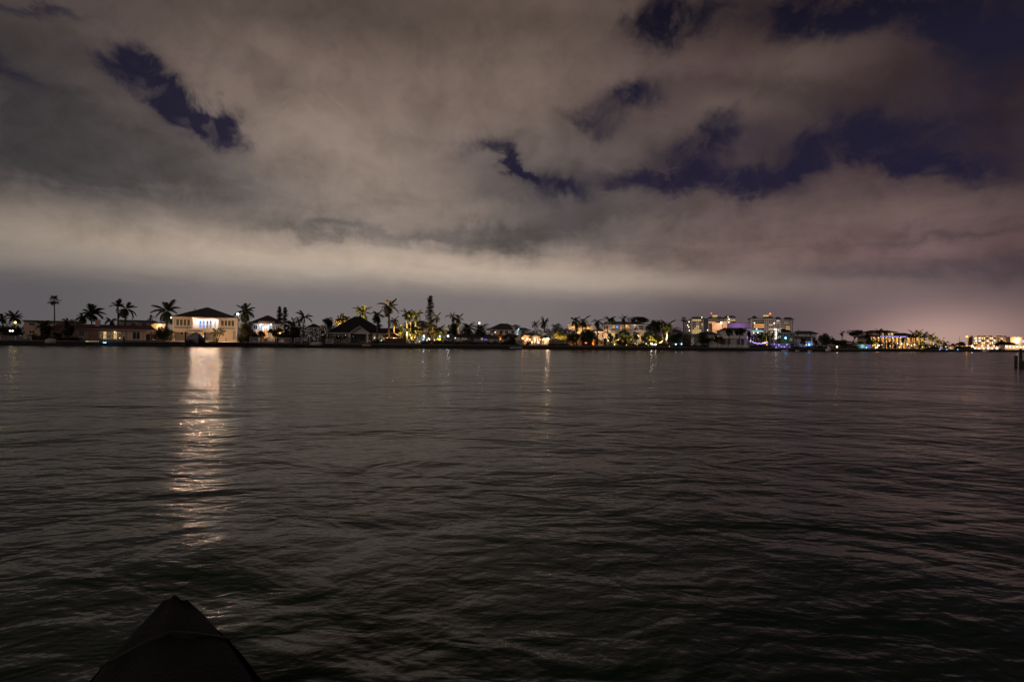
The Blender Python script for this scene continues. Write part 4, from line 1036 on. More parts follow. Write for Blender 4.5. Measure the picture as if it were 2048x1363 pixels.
slabs(h, [r_ + 2.1 for r_ in rowsA], 1370.2, 1381.6, 'tower', 1.6, 2.9); slabs(h, [r_ + 2.1 for r_ in rowsA], 1384, 1405.5, 'tower', .8, 1.95); slabs(h, [r_ + 2.1 for r_ in rowsA], 1416.5, 1430, 'tower', -1.6, -.02)
slabs(h, [r_ + 2.1 for r_ in rowsA], 1453, 1470.6, 'tower', -.4, .98)
for a_, b_, w_ in ((1382, 1409, 1), (1414, 1450, 1), (1450, 1472, 0)): h.hip(a_, b_, 636 if a_ != 1450 else 633.8, 632.6 if a_ != 1450 else 630.4, 18, 'tower_roof', w=w_, ridge=.6, over=1, fm='tower_dark', fascia=.6)
h.box('penthouse', L['gold'], 1425.5, 630, 1434, 632.6, 6, 12); MB().tube([(h.u(1422), 6, h.z(1422, 633)), (h.u(1422), 6, h.z(1422, 627))], [.3, .2], 5).build('mast', M['metal'], h.root)
h.light(1400, 668, (1, .80, .66), 2400, -24, 1); h.light(1445, 668, (1, .80, .66), 2600, -24, 1)  # floods added at the foot to brighten the tower front
h.bulb(1422, 626.4, (1, .10, .14), 6, 1.2, 6, 'beacon')
for px_, py_ in ((1377.5, 643.3), (1375, 650), (1377, 653.6), (1378.5, 660.5), (1403, 634.4), (1455.5, 633.4), (1457.5, 637.8), (1457, 644.2), (1415, 659.8)): h.bulb(px_, py_, (1, .78, .5), 9, .9, .2, 'balcony_lamp')

h = House('apartment_tower', 'right apartment tower with an orange beacon and a row of orange windows', 'apartment tower', 1543, 0, -13, TD, 1.5)
rowsB = [641 + 4.15 * i for i in range(10)]
h.box('wall', 'tower', 1500.5, 636, 1528, None, 2, 20); h.box('bay', 'tower', 1528.2, 635.5, 1548, None, .5, 22); h.box('bay', 'tower', 1548.2, 637, 1559, None, 1.6, 22); h.box('bay', 'tower', 1559.2, 638, 1586.5, None, 0, 20)
orange = [(1506, 647, 1526, 655, 'amber'), (1503, 660, 1526, 663.5, 'cyan')]
tower_windows(h, rowsB, [1505.5, 1509, 1512.5, 1516, 1519.5, 1523, 1526], 1.35, 1.3, orange, 1.95)
tower_windows(h, rowsB, [1531, 1535, 1539, 1543, 1546], 1.1, 1.2, [(1537, 648, 1544, 651, 'gold'), (1537, 656, 1544, 660, 'gold')], .45)
tower_windows(h, rowsB, [1550.5, 1554, 1557], 1.1, 1.2, [(1552, 640, 1558, 642.5, 'gold'), (1550, 644, 1557, 647, 'violet'), (1549, 656, 1552, 659, 'gold')], 1.55)
tower_windows(h, rowsB, [1562, 1565.6, 1569.5, 1573.5, 1577.5, 1581, 1584.4], 1.0, 1.15, [(1568, 644, 1574, 648, 'white'), (1573, 651, 1578, 660, 'amber')], -.05)
slabs(h, [r_ + 2.1 for r_ in rowsB], 1503.5, 1527.6, 'tower', .4, 1.9); slabs(h, [r_ + 2.1 for r_ in rowsB], 1536, 1547, 'tower', -.9, .42); slabs(h, [r_ + 2.1 for r_ in rowsB], 1560, 1586.8, 'tower', -.9, -.12, .25)
h.hip(1498, 1530, 636.3, 635.2, 18, 'tower_roof', w=1, ridge=.8, over=.6, fm='tower_dark', fascia=.6)
for a_, b_, e_, t_ in ((1505, 1514, 635.2, 630.8), (1527, 1548, 636, 631.6), (1551, 1563, 637.4, 633), (1567, 1588, 638.4, 633.6)): h.hip(a_, b_, e_, t_, 16, 'tower_roof', w=.4, ridge=.5, over=1, fm='tower_dark', fascia=.6)
h.box('penthouse', L['gold'], 1527.5, 629.6, 1537, 632, 6, 12); MB().tube([(h.u(1539.5), 6, h.z(1539.5, 632)), (h.u(1539.5), 6, h.z(1539.5, 628))], [.3, .2], 5).build('mast', M['metal'], h.root)
h.light(1515, 668, (1, .80, .70), 2400, -24, 1); h.light(1548, 668, (1, .80, .70), 2200, -24, 1); h.light(1575, 668, (1, .78, .70), 2200, -24, 1)  # added fill beams, no fixtures, that lift the right tower's walls
h.bulb(1539.5, 627.2, (1, .15, .015), 8, 1.7, 6, 'beacon')
for px_, py_ in ((1508.6, 645.6), (1547.6, 646.5), (1549, 658), (1559, 665.5), (1513, 657.6), (1515.5, 664.8), (1507, 665.4)): h.bulb(px_, py_, (1, .88, .72), 9, .95, -.2, 'balcony_lamp')

h = House('lit_hall', 'square peach-lit hall between the towers', 'building', 1438, 0, -10, 520, 1.5)
h.box('wall', 'sand', 1424, 646.5, 1443, None, 0, 14); h.box('wall', 'cream', 1443.2, 642, 1454, None, 3, 14); h.box('parapet', 'trim', 1423.5, 645.8, 1443.4, 647, -.3, -.02)
for px_ in (1428, 1431.2, 1434.4): h.window(px_ - 1.2, 654.4, px_ + 1.2, 656.4, 'white', 1, 1, 'trim', bar=.2)
h.bulb(1442, 644.8, WHITE, 26, .8, -1.0); h.light(1434, 650, (1, .55, .30), 4200, -9, 1); h.light(1449, 650, (1, .6, .36), 1500, -5, 1)
h = House('lilac_block', 'windowless lilac block left of the right tower', 'building', 1477, 0, -10, 560, 1.5)
h.box('wall', 'lilac', 1454.5, 646, 1500, None, 0, 16); h.box('parapet', 'tower_dark', 1454, 645.3, 1500.4, 646, -.3, 16.3)
for px_ in (1465, 1471, 1479, 1484): h.window(px_ - 1.4, 654, px_ + 1.4, 656.4 if px_ < 1480 else 658.4, 'white', 1, 1, 'pale', bar=.2)
h.light(1480, 650, (.75, .45, 1), 2200, -10, 1)

# ---- condominium block and shops at the right edge
h = House('condominium', 'five-storey condominium with bright balcony bands at the right edge', 'apartment building', 1983, 0, -18, 600, 1.4)
for px_ in (1955, 1975, 1995, 2012): h.light(px_, 693, (1, .56, .28), 3600, -16, .5)  # floods added in front so the balcony bands come out bright
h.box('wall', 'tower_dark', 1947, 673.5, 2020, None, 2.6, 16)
rowsC = [673.6, 678.4, 683.2, 688, 692.8]
slabs(h, rowsC, 1946, 2020, 'cream', 0, 2.5, .42)
for i, px_ in enumerate((1946.4, 1954, 1962, 1970, 1978, 1986, 1994, 2000, 2006, 2013, 2019.6)): h.box('party_wall', 'cream', px_ - .35, 674.5, px_ + .35, None, .15, 2.55)
tower_windows(h, [676.2, 681, 685.8, 690.6, 695.2], [1950, 1958, 1966, 1974, 1982, 1990, 1997, 2003, 2009.5, 2016.5], 2.4, 1.0,
              [(1949, 680, 1960, 682, 'cyan'), (1973, 680, 1975, 682, 'white'), (1949, 675, 1959, 677, 'warm'), (1956, 689, 1968, 692, 'warm'), (1989, 684, 1992, 688, 'cyan'), (2000, 675, 2004, 678, 'white'), (1985, 679, 1992, 683, 'warm'), (1949, 694, 2017, 697, 'warm')], 2.55)
for px_, py_ in ((1951, 675.8), (1959, 675.6), (1952, 681), (1959.4, 681.3), (1975.6, 681.5), (1989, 680.4), (1995, 686.2), (1976, 691), (1964.5, 690.8), (2005.5, 675.2), (2003.5, 678), (1988, 691.5)): h.bulb(px_, py_, (1, .90, .74), 14, .55, 1.2, 'balcony_lamp')
for px_ in (1953, 1968, 1984, 2000, 2014):
    for py_ in (676, 685.6, 694.6): h.light(px_, py_, (1, .56, .26), 800, .5, .3, shield=True)
mb = MB()
for px_ in (1948.6, 1962, 1964.5, 1967, 1972, 1976, 1985, 1988, 2001, 2005, 2009, 2016): mb.box(h.u(px_ - .9), h.u(px_ + .9), 5, 8, h.z(px_, 673, 5), h.z(px_, 671, 5))
mb.build('rooftop_plant', M['tower_dark'], h.root)
h = House('condominium_wing', 'orange-lit end wing of the condominium cut by the right edge', 'apartment building', 2036, 0, -18, 575, 1.4)
h.box('wall', 'cream', 2020.5, 673.4, 2054, None, 0, 14)
for px_ in (2025, 2030.6): 
    for py_ in (676.3, 681.6): h.window(px_ - 1, py_ - 1, px_ + 1, py_ + 1, 'glass', 1, 1, 'trim', bar=.15)
for py_, c_ in ((678, WHITE), (683.2, WHITE)): h.bulb(2034, py_, c_, 40, .7, -1.0); h.light(2036, py_, (1, .55, .18), 1100, -2.6, .4)
h.bulb(2040, 678, ORANGE, 40, .7, -1.0); h.bulb(2047, 682.5, BLUE, 14, .9, -.6); h.light(2026, 680, (1, .62, .36), 800, -4, .4)
for nm, lb, a_, b_, top, dp, lits in (('shop', 'row of lit shop fronts under the condominium', 1946, 2008, 694.4, 470, ['warm', 'white', 'gold', 'white', 'warm', 'dim', 'white', 'gold']),
                                     ('boathouse', 'orange-lit boathouse at the right edge behind the pilings', 2010, 2060, 691, 455, ['gold', 'amber', 'warm', 'white'])):
    h = House(nm, lb, 'building', (a_ + b_) / 2, 0, -16, dp, 1.3)
    h.wall(a_, top, b_, None, 8, 'cream', [(a_ + 2, top + 1.6, b_ - 2, top + 4.6)]); h.window(a_ + 2, top + 1.6, b_ - 2, top + 4.6, nx=len(lits), lits=lits, frame='trim', bar=.3)
    u0, u1, _, zt = h.rect(a_ - 1, top - .7, b_ + 1, None); MB().box(u0, u1, -1.2, 8.3, zt - .25, zt + .1).build('roof', M['trim'], h.root)
    for i in range(7): h.bulb(a_ + (b_ - a_) * (i + .4) / 7, top + 1.4 + (i * 37 % 5) * .35, (1, .84, .6) if i % 3 else (.8, .85, 1), 26, .42, -1.5)
    for i in range(4): h.light(a_ + (b_ - a_) * (i + .5) / 4, top + 2.4, (1, .66, .34), 260, -3, .3)
h = House('causeway', 'long low causeway edged with an orange light line', 'bridge', 1926, 0, -12, 430, 1.3)
h.box('deck', 'cap', 1880, 692, 1946, 693.4, 0, 8); h.box('light_line', bulb_mat((1, .34, .04), 4), 1907, 690.7, 1944, 691.5, -.2, -.02)
for px_ in range(1882, 1946, 7): h.box('pier', 'cap', px_, 693.5, px_ + 1, None, 1, 7)
h.bulb(1912.6, 688.6, (1, .2, .05), 22, .5, 0, 'signal_lamp')
h = House('waterside_hall', 'low peach-lit waterside hall left of the orange light line', 'building', 1895, 12)
h.wall(1882, 693, 1908, None, 8, 'cream', [(1886, 695, 1904, 698.4)]); h.window(1886, 695, 1904, 698.4, nx=5, lits=['warm', 'gold', 'dim', 'white', 'warm'], frame='trim')
u0, u1, _, zt = h.rect(1880, 692.2, 1910, None); MB().box(u0, u1, -1, 8.3, zt - .3, zt).build('roof', M['sand'], h.root)
for px_ in (1885, 1892, 1900): h.light(px_, 695.5, (1, .62, .34), 160, -2.2)
h.bulb(1877, 695, WHITE, 20, .3, -1); h.bulb(1881.5, 694.6, WHITE, 16, .3, -1)

# ------------------------------------------------------------------ palms, left to right
palm(28, 635, 15, 8, 'bushy palm above the yellow lamp at the left edge', n=22)
palm(5, 637, 12, 9, 'dark palm cut by the left edge of the photo', n=20)
palm(87, 652, 15, 9, 'dense low dark palm covering the middle of the flat-roofed building', n=34, up=(-1.1, 1.2))
palm(108.5, 600.5, 12, 20, 'very tall slender fan palm at the far left', base=109, kind='fan', up=(-1.1, 1.4), tr=.17, n=19)
palm(136, 645, 13, 9, 'ragged dark palm before the red roof\'s left end', base=134, n=20)
palm(166, 634, 15, 26, 'lower palm of the pair left of the red-roofed house\'s chimney', n=16)
palm(183, 628, 21, 25, 'broad spiky palm directly behind the red-roofed house\'s chimney', n=24, up=(-.35, 1.45))
palm(222, 641, 14, 28, 'short palm peeping over the middle of the red roof', n=14, up=(-.5, .9))
palm(236, 613, 15, 27, 'slim tall palm with only upswept fronds behind the red roof', n=10, up=(.55, 1.35), squash=.9)
palm(253, 617, 21, 27, 'shaggy leaning palm right of the slim upswept palm', base=248, n=16, up=(-.9, 1.2), wind=.25)
palm(301, 636, 8, 70, 'tiny distant palm over the grey flat-roofed annex', n=11)
palm(334, 622, 24, 15, 'large palm overhanging the left corner of the bright house', base=332, n=22, up=(-.6, 1.4))
palm(432, 664.5, 10, 4.5, 'upright young palm by the lift pilings, left of the young leaning palm', base=433, n=13, tr=.2)
palm(443, 662.5, 11, 5.5, 'young leaning palm against the bright lower wall', base=436.5, n=13, tr=.13)
palm(490, 622, 21, 13, 'large palm by the white floodlight between the two hip-roofed houses', n=24, up=(-.9, 1.35))
palm(586, 641, 9, 22, 'small curled palm over the low foliage left of the upswept slim palm', n=9, wind=.3)
palm(609, 635, 16, 8, 'slim palm with V-shaped crown left of the gazebo', base=605.5, n=11, up=(.2, 1.15))
palm(598, 642, 9, 12, 'small ragged palm under the V-crowned palm', n=12)
palm(725, 625, 19, 31, 'palm rising behind the peak of the black roof', n=18)
palm(755.5, 630, 17, 7, 'open-crowned palm before the right slope of the black roof', base=754, n=15, up=(-.75, 1.2), shaft=True)
palm(757, 649, 9, 30, 'low yellow-lit palm peeping over the right slope of the black roof', n=14)
palm(778.5, 613, 21, 8, 'tall black palm with bulging trunk right of the black-roofed house', base=777.5, n=17, up=(-.7, 1.3), shaft=True, tr=.3, wind=.12)
palm(789, 640, 13, 22, 'amber-lit drooping palm just right of the bulging-trunk palm', base=787.5, n=20, up=(-.9, .9), bark='pale_bark')
palm(802, 655, 11, 13, 'low bright yellow palm with two-toned crown beside the tiki hut', n=16)
palm(814, 627, 15, 11, 'royal palm with the palest lit trunk left of the Norfolk pine', base=814.5, n=13, up=(-.4, 1.3), bark='pale_bark', shaft=True, tr=.3)
palm(822, 629, 14, 18, 'lit palm close behind the royal palm with the palest trunk', base=820.5, n=12, bark='pale_bark')
palm(832, 629, 16, 22, 'lit palm with one long side frond left of the Norfolk pine', base=830, n=12, wind=.15, bark='pale_bark')
palm(828, 660, 22, 9, 'wide gold date palm lit from below left of the Norfolk pine', kind='date', base=827.5, n=44, up=(-.75, 1.35))
palm(873, 636, 14, 22, 'dark palm touching the right side of the Norfolk pine', base=873.5, n=14, up=(-.8, 1.3))
palm(878, 660, 18, 9, 'gold date palm lit from below right of the Norfolk pine', kind='date', base=876.5, n=40, up=(-.6, 1.3))
palm(905, 632, 13, 20, 'yellow-lit palm above the round dark tree, left of a pair', base=906, n=13)
palm(917, 637, 14, 22, 'drooping palm above the round dark tree, right of a pair', base=918, n=14, up=(-.9, 1.2))
palm(935, 656, 18, 17, 'green-gold date palm right of the round dark tree', kind='date', n=44, up=(-.7, 1.3))
palm(961, 657, 18, 13, 'date palm with dark trunk above the low house\'s blue window', kind='date', n=36, up=(-.8, 1.2))
palm(1070, 648, 10, 44, 'low distant palm left of the domed palm over the cottage', n=16)
palm(1089, 645, 12, 40, 'domed palm behind the orange-lit cottage', n=24, up=(-1.0, 1.4))
palm(1150.5, 642, 14, 11, 'left palm of the pair before the dry lit tree', base=1153, n=13, up=(-.6, 1.1))
palm(1165.5, 642, 14, 12, 'right palm of the pair before the dry lit tree', base=1165, n=14, up=(-.7, 1.1))
palm(1195, 642, 14, 13, 'lone palm just left of the white mansion\'s tower bay', base=1194, n=12, up=(-.75, 1.0))
palm(1219, 638, 14, 36, 'palm behind the white mansion\'s roof right of the tower bay', base=1220, n=11, up=(.0, 1.0))
palm(1248, 637, 10, 9, 'narrow upright palm standing before the white mansion\'s middle', base=1252, n=20, up=(-1.3, 1.45))
palm(1272, 668, 10, 6, 'small dark palm by the white mansion\'s columns', n=14, up=(-.9, 1.1))
palm(1284, 671, 10, 5, 'second small palm by the mansion columns, right of the first', n=14, up=(-.8, 1.1))
palm(1313, 648, 14, 18, 'dark palm left of the palm with the glowing trunk', n=18, up=(-.8, 1.3))
palm(1334, 651, 18, 7, 'royal palm with glowing pale trunk at the right end of the mansion garden', base=1333, n=20, up=(-1.0, 1.25), bark='pale_bark', shaft=True, tr=.34)
palm(1367, 639, 7, 60, 'slender fan palm just left of the left tower', kind='fan', n=22, up=(-1.0, 1.4))
palm(1533, 667, 9, 9, 'small yellow-lit palm before the right tower', n=13, up=(-.5, 1.2))
palm(1684, 665, 7, 22, 'small bent palm left of the spreading tree', base=1684.5, n=11, wind=.2)
MP = [(1757, 662, 8, 7, 'palm crown over the left of the colonnaded mansion\'s roof', 1761), (1770, 664, 7, 8, 'second palm crown over the colonnaded mansion\'s roof', 1771),
      (1827, 666, 9, 7, 'first of the tall palms over the mansion\'s right end, counting from its middle', 1826), (1838.5, 665, 10, 7, 'second of the tall palms over the mansion\'s right end', 1838), (1849, 668, 9, 7, 'tall palm just past the colonnaded mansion\'s right corner', 1849),
      (1861, 672, 9, 10, 'yellow-lit palm right of the colonnaded mansion', 1861.5), (1868, 676, 9, 12, 'palm with pale lit trunk right of the colonnaded mansion', 1866), (1879, 681, 9, 13, 'low yellow-lit palm near the waterside hall', 1877), (1891, 685, 8, 20, 'lowest rightmost palm of the row by the waterside hall', 1890),
      (1742, 682, 9, 8, 'dark palm before the colonnaded mansion\'s left end', 1744), (1779, 687, 9, 6, 'low lit palm before the mansion\'s lower columns', 1779.5), (1790, 688, 8, 6.5, 'small palm right of the low lit palm before the mansion', 1790), (1806, 677, 8, 6.5, 'palm trunk splitting the middle of the mansion\'s colonnade', 1806), (1842, 686, 11, 5, 'spreading low palm with lit fronds at the mansion\'s right end', 1848)]
for px_, py_, r_, bk, lb, bs in MP: palm(px_, py_, r_, bk, lb, base=bs, n=15, up=(-.7, 1.2))

T_ = tree
T_(80, 640, 100, 680, 8, 'dense dark bushy tree covering the flat-roofed building\'s middle', clumps=18)
T_(126, 646, 148, 674, 8, 'dark bushy tree before the long house\'s left end', clumps=16)
# ------------------------------------------------------------------ pines, trees, bushes
norfolk_pine(558.6, 615, 641, 6.5, 40, 'left of two small Norfolk pines behind the hip-roofed house', .9, 15)
norfolk_pine(569.5, 616.5, 643, 6.5, 41, 'right of two small Norfolk pines behind the hip-roofed house', .9, 15)
norfolk_pine(859.5, 594, 668, 12.5, 8, 'tall dark Norfolk pine rising above the gold-lit palms', .75, 34)
T = tree
bush(-10, 646, 42, 676, 7, 'dark bushes under the yellow lamp at the left edge', clumps=20)
T(104, 664, 122, 680, 3, 'round dark bush by the covered boat near the tall fan palm', clumps=10, name='bush', cat='bush')
T(312, 650, 346, 684, 6, 'dark leafy tree against the bright house\'s left wall', clumps=22)
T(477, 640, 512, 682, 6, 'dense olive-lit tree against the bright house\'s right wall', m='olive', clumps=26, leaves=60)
bush(474, 671, 486, 682, 3, 'small lit bush by the bright house\'s right corner', m='olive', clumps=6)
T(512, 658, 532, 680, 9, 'dark airy bush left of the arched entrance', clumps=9, dens=.6, name='bush', cat='bush')
T(536, 653, 572, 677, 9, 'dark airy tree right of the arched entrance', clumps=13, dens=.6)
bush(498, 662, 530, 684, 7, 'dark shrubs before the arched-entrance house, left of its door', clumps=14, dens=.75)
bush(534, 660, 578, 684, 7.5, 'dark shrubs before the arched-entrance house, right of its door', clumps=18, dens=.75)
T(573, 645, 602, 680, 9, 'dark tree between the arched entrance and the V-crowned palm', clumps=18, dens=.9)
T(560, 641, 592, 655, 24, 'low dark crown under the small Norfolk pines', clumps=12)
T(642, 633, 672, 660, 22, 'dark ragged tree over the black-roofed house\'s left side', clumps=16, dens=.8)
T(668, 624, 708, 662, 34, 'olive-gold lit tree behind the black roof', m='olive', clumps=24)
T(560, 656, 576, 668, 30, 'small dark tree over the railing', clumps=8)
T(890, 645, 918, 673, 5, 'round dark tree with a bare trunk by the blue-white lamps', clumps=22, leaves=60, base=906)
bush(1000, 664, 1038, 691, 3, 'big dark bush before the white villa', clumps=22)
T(998, 660, 1006, 669, 20, 'little green-lit tree by the white villa\'s wall', m='olive', clumps=6)
T(1098, 645, 1126, 668, 22, 'thin bare-twigged tree behind the lit fence', m='leaf', clumps=16, leaves=26, dens=.7)
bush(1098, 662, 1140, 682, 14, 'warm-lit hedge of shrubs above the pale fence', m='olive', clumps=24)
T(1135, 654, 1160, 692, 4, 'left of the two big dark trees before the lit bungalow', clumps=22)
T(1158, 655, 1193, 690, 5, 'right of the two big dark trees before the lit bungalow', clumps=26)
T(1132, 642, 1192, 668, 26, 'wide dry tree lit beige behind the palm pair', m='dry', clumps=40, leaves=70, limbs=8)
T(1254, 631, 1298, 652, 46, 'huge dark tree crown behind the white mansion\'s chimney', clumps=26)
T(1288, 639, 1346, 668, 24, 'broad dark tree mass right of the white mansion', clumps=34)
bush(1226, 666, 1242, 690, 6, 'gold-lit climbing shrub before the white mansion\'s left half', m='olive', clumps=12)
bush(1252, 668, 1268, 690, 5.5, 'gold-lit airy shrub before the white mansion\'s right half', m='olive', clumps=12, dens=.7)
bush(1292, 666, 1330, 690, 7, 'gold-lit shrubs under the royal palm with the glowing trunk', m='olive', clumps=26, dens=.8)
T(1236, 656, 1262, 688, 7.5, 'dark tree in front of the white mansion\'s balcony', clumps=16, dens=.8)
T(1286, 655, 1312, 690, 8, 'dark tree at the white mansion\'s right corner', clumps=16)
T(1338, 661, 1370, 691, 6, 'added dark tree darkening the low house by the pale blue garden lamps', clumps=20)  # tree put in to darken the spot where the house stands
T(1214, 664, 1228, 690, 8, 'dark tree right of the moon gate', clumps=10, dens=.8)
bush(1048, 681, 1066, 692, 2.5, 'low dark hedge before the orange-lit cottage', clumps=8)
T(1425, 668, 1446, 690, 7, 'dark tree between the slate-roofed house and the balcony house', clumps=12)
T(1600, 672, 1612, 690, 9, 'slim dark tree before the terraced house\'s middle', clumps=8)
T(1626, 671, 1634, 692, 9, 'narrow dark tree at the terraced house\'s right corner', clumps=8, limbs=2)
bush(1234, 678, 1254, 694, 2.5, 'dark low bush before the white mansion', clumps=10)
T(1390, 664, 1424, 692, 8, 'dark tree before the slate-roofed grey house', clumps=22)
T(1450, 656, 1467, 672, 8, 'round dark tree in front of the balcony house', clumps=14, base=1457)
T(1469, 655, 1491, 671, 6, 'umbrella-shaped dark tree on a single trunk before the balcony house', clumps=16, base=1478.5, leaves=65)
T(1494, 658, 1502, 689, 8, 'narrow dark cypress beside the grey annex', clumps=12, name='cypress', limbs=2)
T(1541, 657, 1560, 679, 12, 'tree wound with white string lights before the right tower', clumps=12, dens=.7)
T(1560, 657, 1580, 668, 26, 'dark crown behind the green house', clumps=10)
T(1514, 662, 1528, 684, 10, 'dark tree left of the small yellow-lit palm', clumps=10)
T(1636, 664, 1669, 692, 10, 'dark tree right of the terraced house', clumps=24)
T(1690, 658, 1730, 682, 20, 'spreading tree with visible limbs left of the colonnaded mansion', clumps=18, limbs=9, flat=True, base=1704)
T(1727, 666, 1742, 690, 16, 'dark tree at the colonnaded mansion\'s left corner', clumps=12)
bush(1736, 678, 1768, 692, 4, 'dark shrubs before the colonnaded mansion\'s left columns', m='olive', clumps=14, dens=.8)
T(1660, 679, 1700, 691, 14, 'low dark trees behind the white launch', clumps=16)
T(1912, 682, 1934, 692, 70, 'dark trees under the orange street lamp', clumps=12)
T(1899, 687, 1914, 694, 60, 'low trees left of the orange street lamp', clumps=8)
T(1990, 682, 2034, 694, 130, 'dark trees before the condominium\'s right half', clumps=16, depth=480, gz=1.4)

# ------------------------------------------------------------------ lamps
lamp(30, 644.5, 6.0, YELLOW, 30, 'yellow lamp glowing among the palms at the left edge', .32)
t = lamp(22.5, 664, 3, WARM, 0.4, 'twin-headed lamp post on the lawn at the left edge', .06)
for dx_ in (-.32, .32): MB().ball((dx_, 0, height(22.5, 661.3, t.location.y) - t.location.z), .19, 8, 6).build('lamp_head', bulb_mat((1, .85, .7), 4), t, True)
lamp(475, 628, 9, (.85, .93, 1), 150, 'white floodlight on a tall pole at the bright house\'s right corner', .33)
lamp(408, 672, 1.2, (.6, .78, 1), 7, 'blue-white dock lamp in front of the bright house', .26)
lamp(374.5, 649, 1.5, WARM, .3, 'thin unlit light pole in front of the bright house', .09)
lamp(645.5, 669, 2, (1, .92, .8), .55, 'dim dock lamp by the white railing left of the black-roofed house', .28)
lamp(762.5, 680.5, 2.2, GREEN, 14, 'small green lamp before the black-roofed house', .17, name='garden_lamp')
lamp(847.3, 672.3, 10, (1, .96, .92), 120, 'white lamp right of the wide gold date palm', .3)
lamp(847, 678.2, 4, (.1, .4, 1), 20, 'blue lamp below the white lamp near the Norfolk pine', .3, name='garden_lamp')
lamp(859, 678.3, 3, (1, .75, .5), 24, 'small warm lamp at the foot of the Norfolk pine', .18, name='garden_lamp')
lamp(879.5, 671.8, 6, (.25, .6, 1), 20, 'blue lamp left of the round dark tree', .3)
lamp(896, 672, 6, (.9, .95, 1), 70, 'white lamp just left of the round dark tree\'s trunk', .3)
lamp(910.5, 675.5, 4, (.9, .95, 1), 9, 'small white lamp under the round dark tree', .2)
lamp(958, 646, 38, (1, .90, .80), 40, 'white lamp on a tall pole above the low house', .36)
lamp(990, 664, 26, COOL, 12, 'cool white lamp at the white villa\'s left end', .22)
lamp(1351.5, 688, 2, (.35, .65, 1), 30, 'pale blue garden lamp right of the white mansion, left one', .28, name='garden_lamp')
lamp(1363, 687.5, 2, (.6, .8, 1), 22, 'pale blue garden lamp right of the white mansion, right one', .25, name='garden_lamp')
lamp(1303, 686.5, 4, (1, .86, .62), 130, 'bright garden lamp under the lit shrubs, left one', .32, name='garden_lamp')
lamp(1311, 688, 3.5, (1, .86, .66), 60, 'bright garden lamp under the lit shrubs, right one', .25, name='garden_lamp')
lamp(1339, 695, 1.0, (1, .75, .5), 6, 'small lamp on the seawall below the royal palm with glowing trunk', .16, name='garden_lamp')
lamp(1571, 675.5, 4, (.16, .50, 1), 60, 'blue lamp on a pale pole before the green house', .42, pole_mat='pole')
lamp(1522, 672.5, 12, (.25, .75, 1), 14, 'small cyan lamp below the right tower', .26)
lamp(1530, 685, 4, YELLOW, 12, 'yellow patio lamp left of the violet-lit patio', .36)
lamp(1624.5, 689, 5, YELLOW, 6, 'small yellow lamp right of the bright blue lamp', .24, name='garden_lamp')
lamp(1674, 693.2, 2.5, (1, .55, .18), 90, 'orange lamp at the left end of the long pale dock', .34)
lamp(1753, 694.4, 3, (1, .58, .22), 70, 'orange lamp at the right end of the long pale dock', .34)
lamp(1944.6, 692.3, 30, (.85, .88, 1), 120, 'white lamp on a pole at the foot of the condominium', .55, pole_mat='pole')
for px_, lb in ((1880, 'blue dock lamp near the waterside hall, left of three'), (1893.5, 'blue dock lamp near the waterside hall, middle of three'), (1915.5, 'blue dock lamp near the waterside hall, right of three')):
    lamp(px_, 701, -1.0, (.15, .35, 1), 9, lb, .36, name='garden_lamp', group='blue dock lamps')
# sodium street lamp with an arm
p = site(1937, 0, 1.4, 420); t = thing('street_lamp', 'tall street lamp with orange glow left of the condominium', 'street lamp', p)
zt = height(1937, 672.5, p.y) - p.z
MB().tube([(0, 0, 0), (0, 0, zt - .6), (-.25, 0, zt - .1), (-1.2, 0, zt)], [.14, .1, .08, .07], 6).build('pole', M['sand'], t); MB().ball((-1.3, 0, zt - .16), .55, 8, 6, .6).build('lamp_head', bulb_mat((1, .36, .03), 14), t, True)
d = bpy.data.lights.new('glow_light', 'POINT'); d.energy = 220; d.color = (1, .45, .08); d.shadow_soft_size = .4; link('glow_light', d, t, (-1.3, -.3, zt - 1.1))
p = site(1919, 0, 1.4, 520); t = thing('radio_mast', 'thin radio mast left of the orange street lamp', 'mast', p); MB().tube([(0, 0, 0), (0, 0, height(1919, 672, 520) - 1.4)], [.25, .08], 5).build('pole', M['metal'], t)

# spotlights in the gardens
GOLD = (1, .46, .07)
def up(px, back, power, lb, c=GOLD, **kw): uplight(px, back, c, power, lb, **kw)
up(688, 31, 1100, 'spotlight under the olive-gold lit tree'); up(699, 31.5, 900, 'spotlight at the right of the olive-gold lit tree', (1, .7, .25)); up(757, 28.5, 260, 'spotlight under the low yellow-lit palm behind the black roof', (1, .8, .15))
up(787, 19, 420, 'spotlight under the amber-lit drooping palm', (1, .50, .10)); up(801, 11, 330, 'spotlight under the low bright yellow palm by the tiki hut', (1, .66, .05)); up(814, 9, 520, 'spotlight at the royal palm with the palest trunk', (1, .70, .35)); up(821, 16, 420, 'spotlight behind the palest royal palm', (1, .72, .25))
up(831, 19, 420, 'spotlight under the lit palm with one long side frond', (1, .6, .12)); up(828.5, 6.8, 420, 'spotlight at the wide gold date palm\'s trunk', (1, .48, .10)); up(822, 7, 300, 'spotlight left of the wide gold date palm', (1, .54, .18)); up(836, 7, 300, 'spotlight right of the wide gold date palm', (1, .54, .18)); up(844, 11, 240, 'spotlight before the white garden wall', (1, .85, .65))
up(873, 19, 240, 'spotlight behind the Norfolk pine'); up(876, 7, 420, 'spotlight at the gold date palm right of the Norfolk pine', (1, .46, .09)); up(882, 8, 260, 'spotlight right of the gold date palm by the Norfolk pine', (1, .62, .2)); up(866, 12, 200, 'spotlight before the right part of the white garden wall', (1, .8, .6))
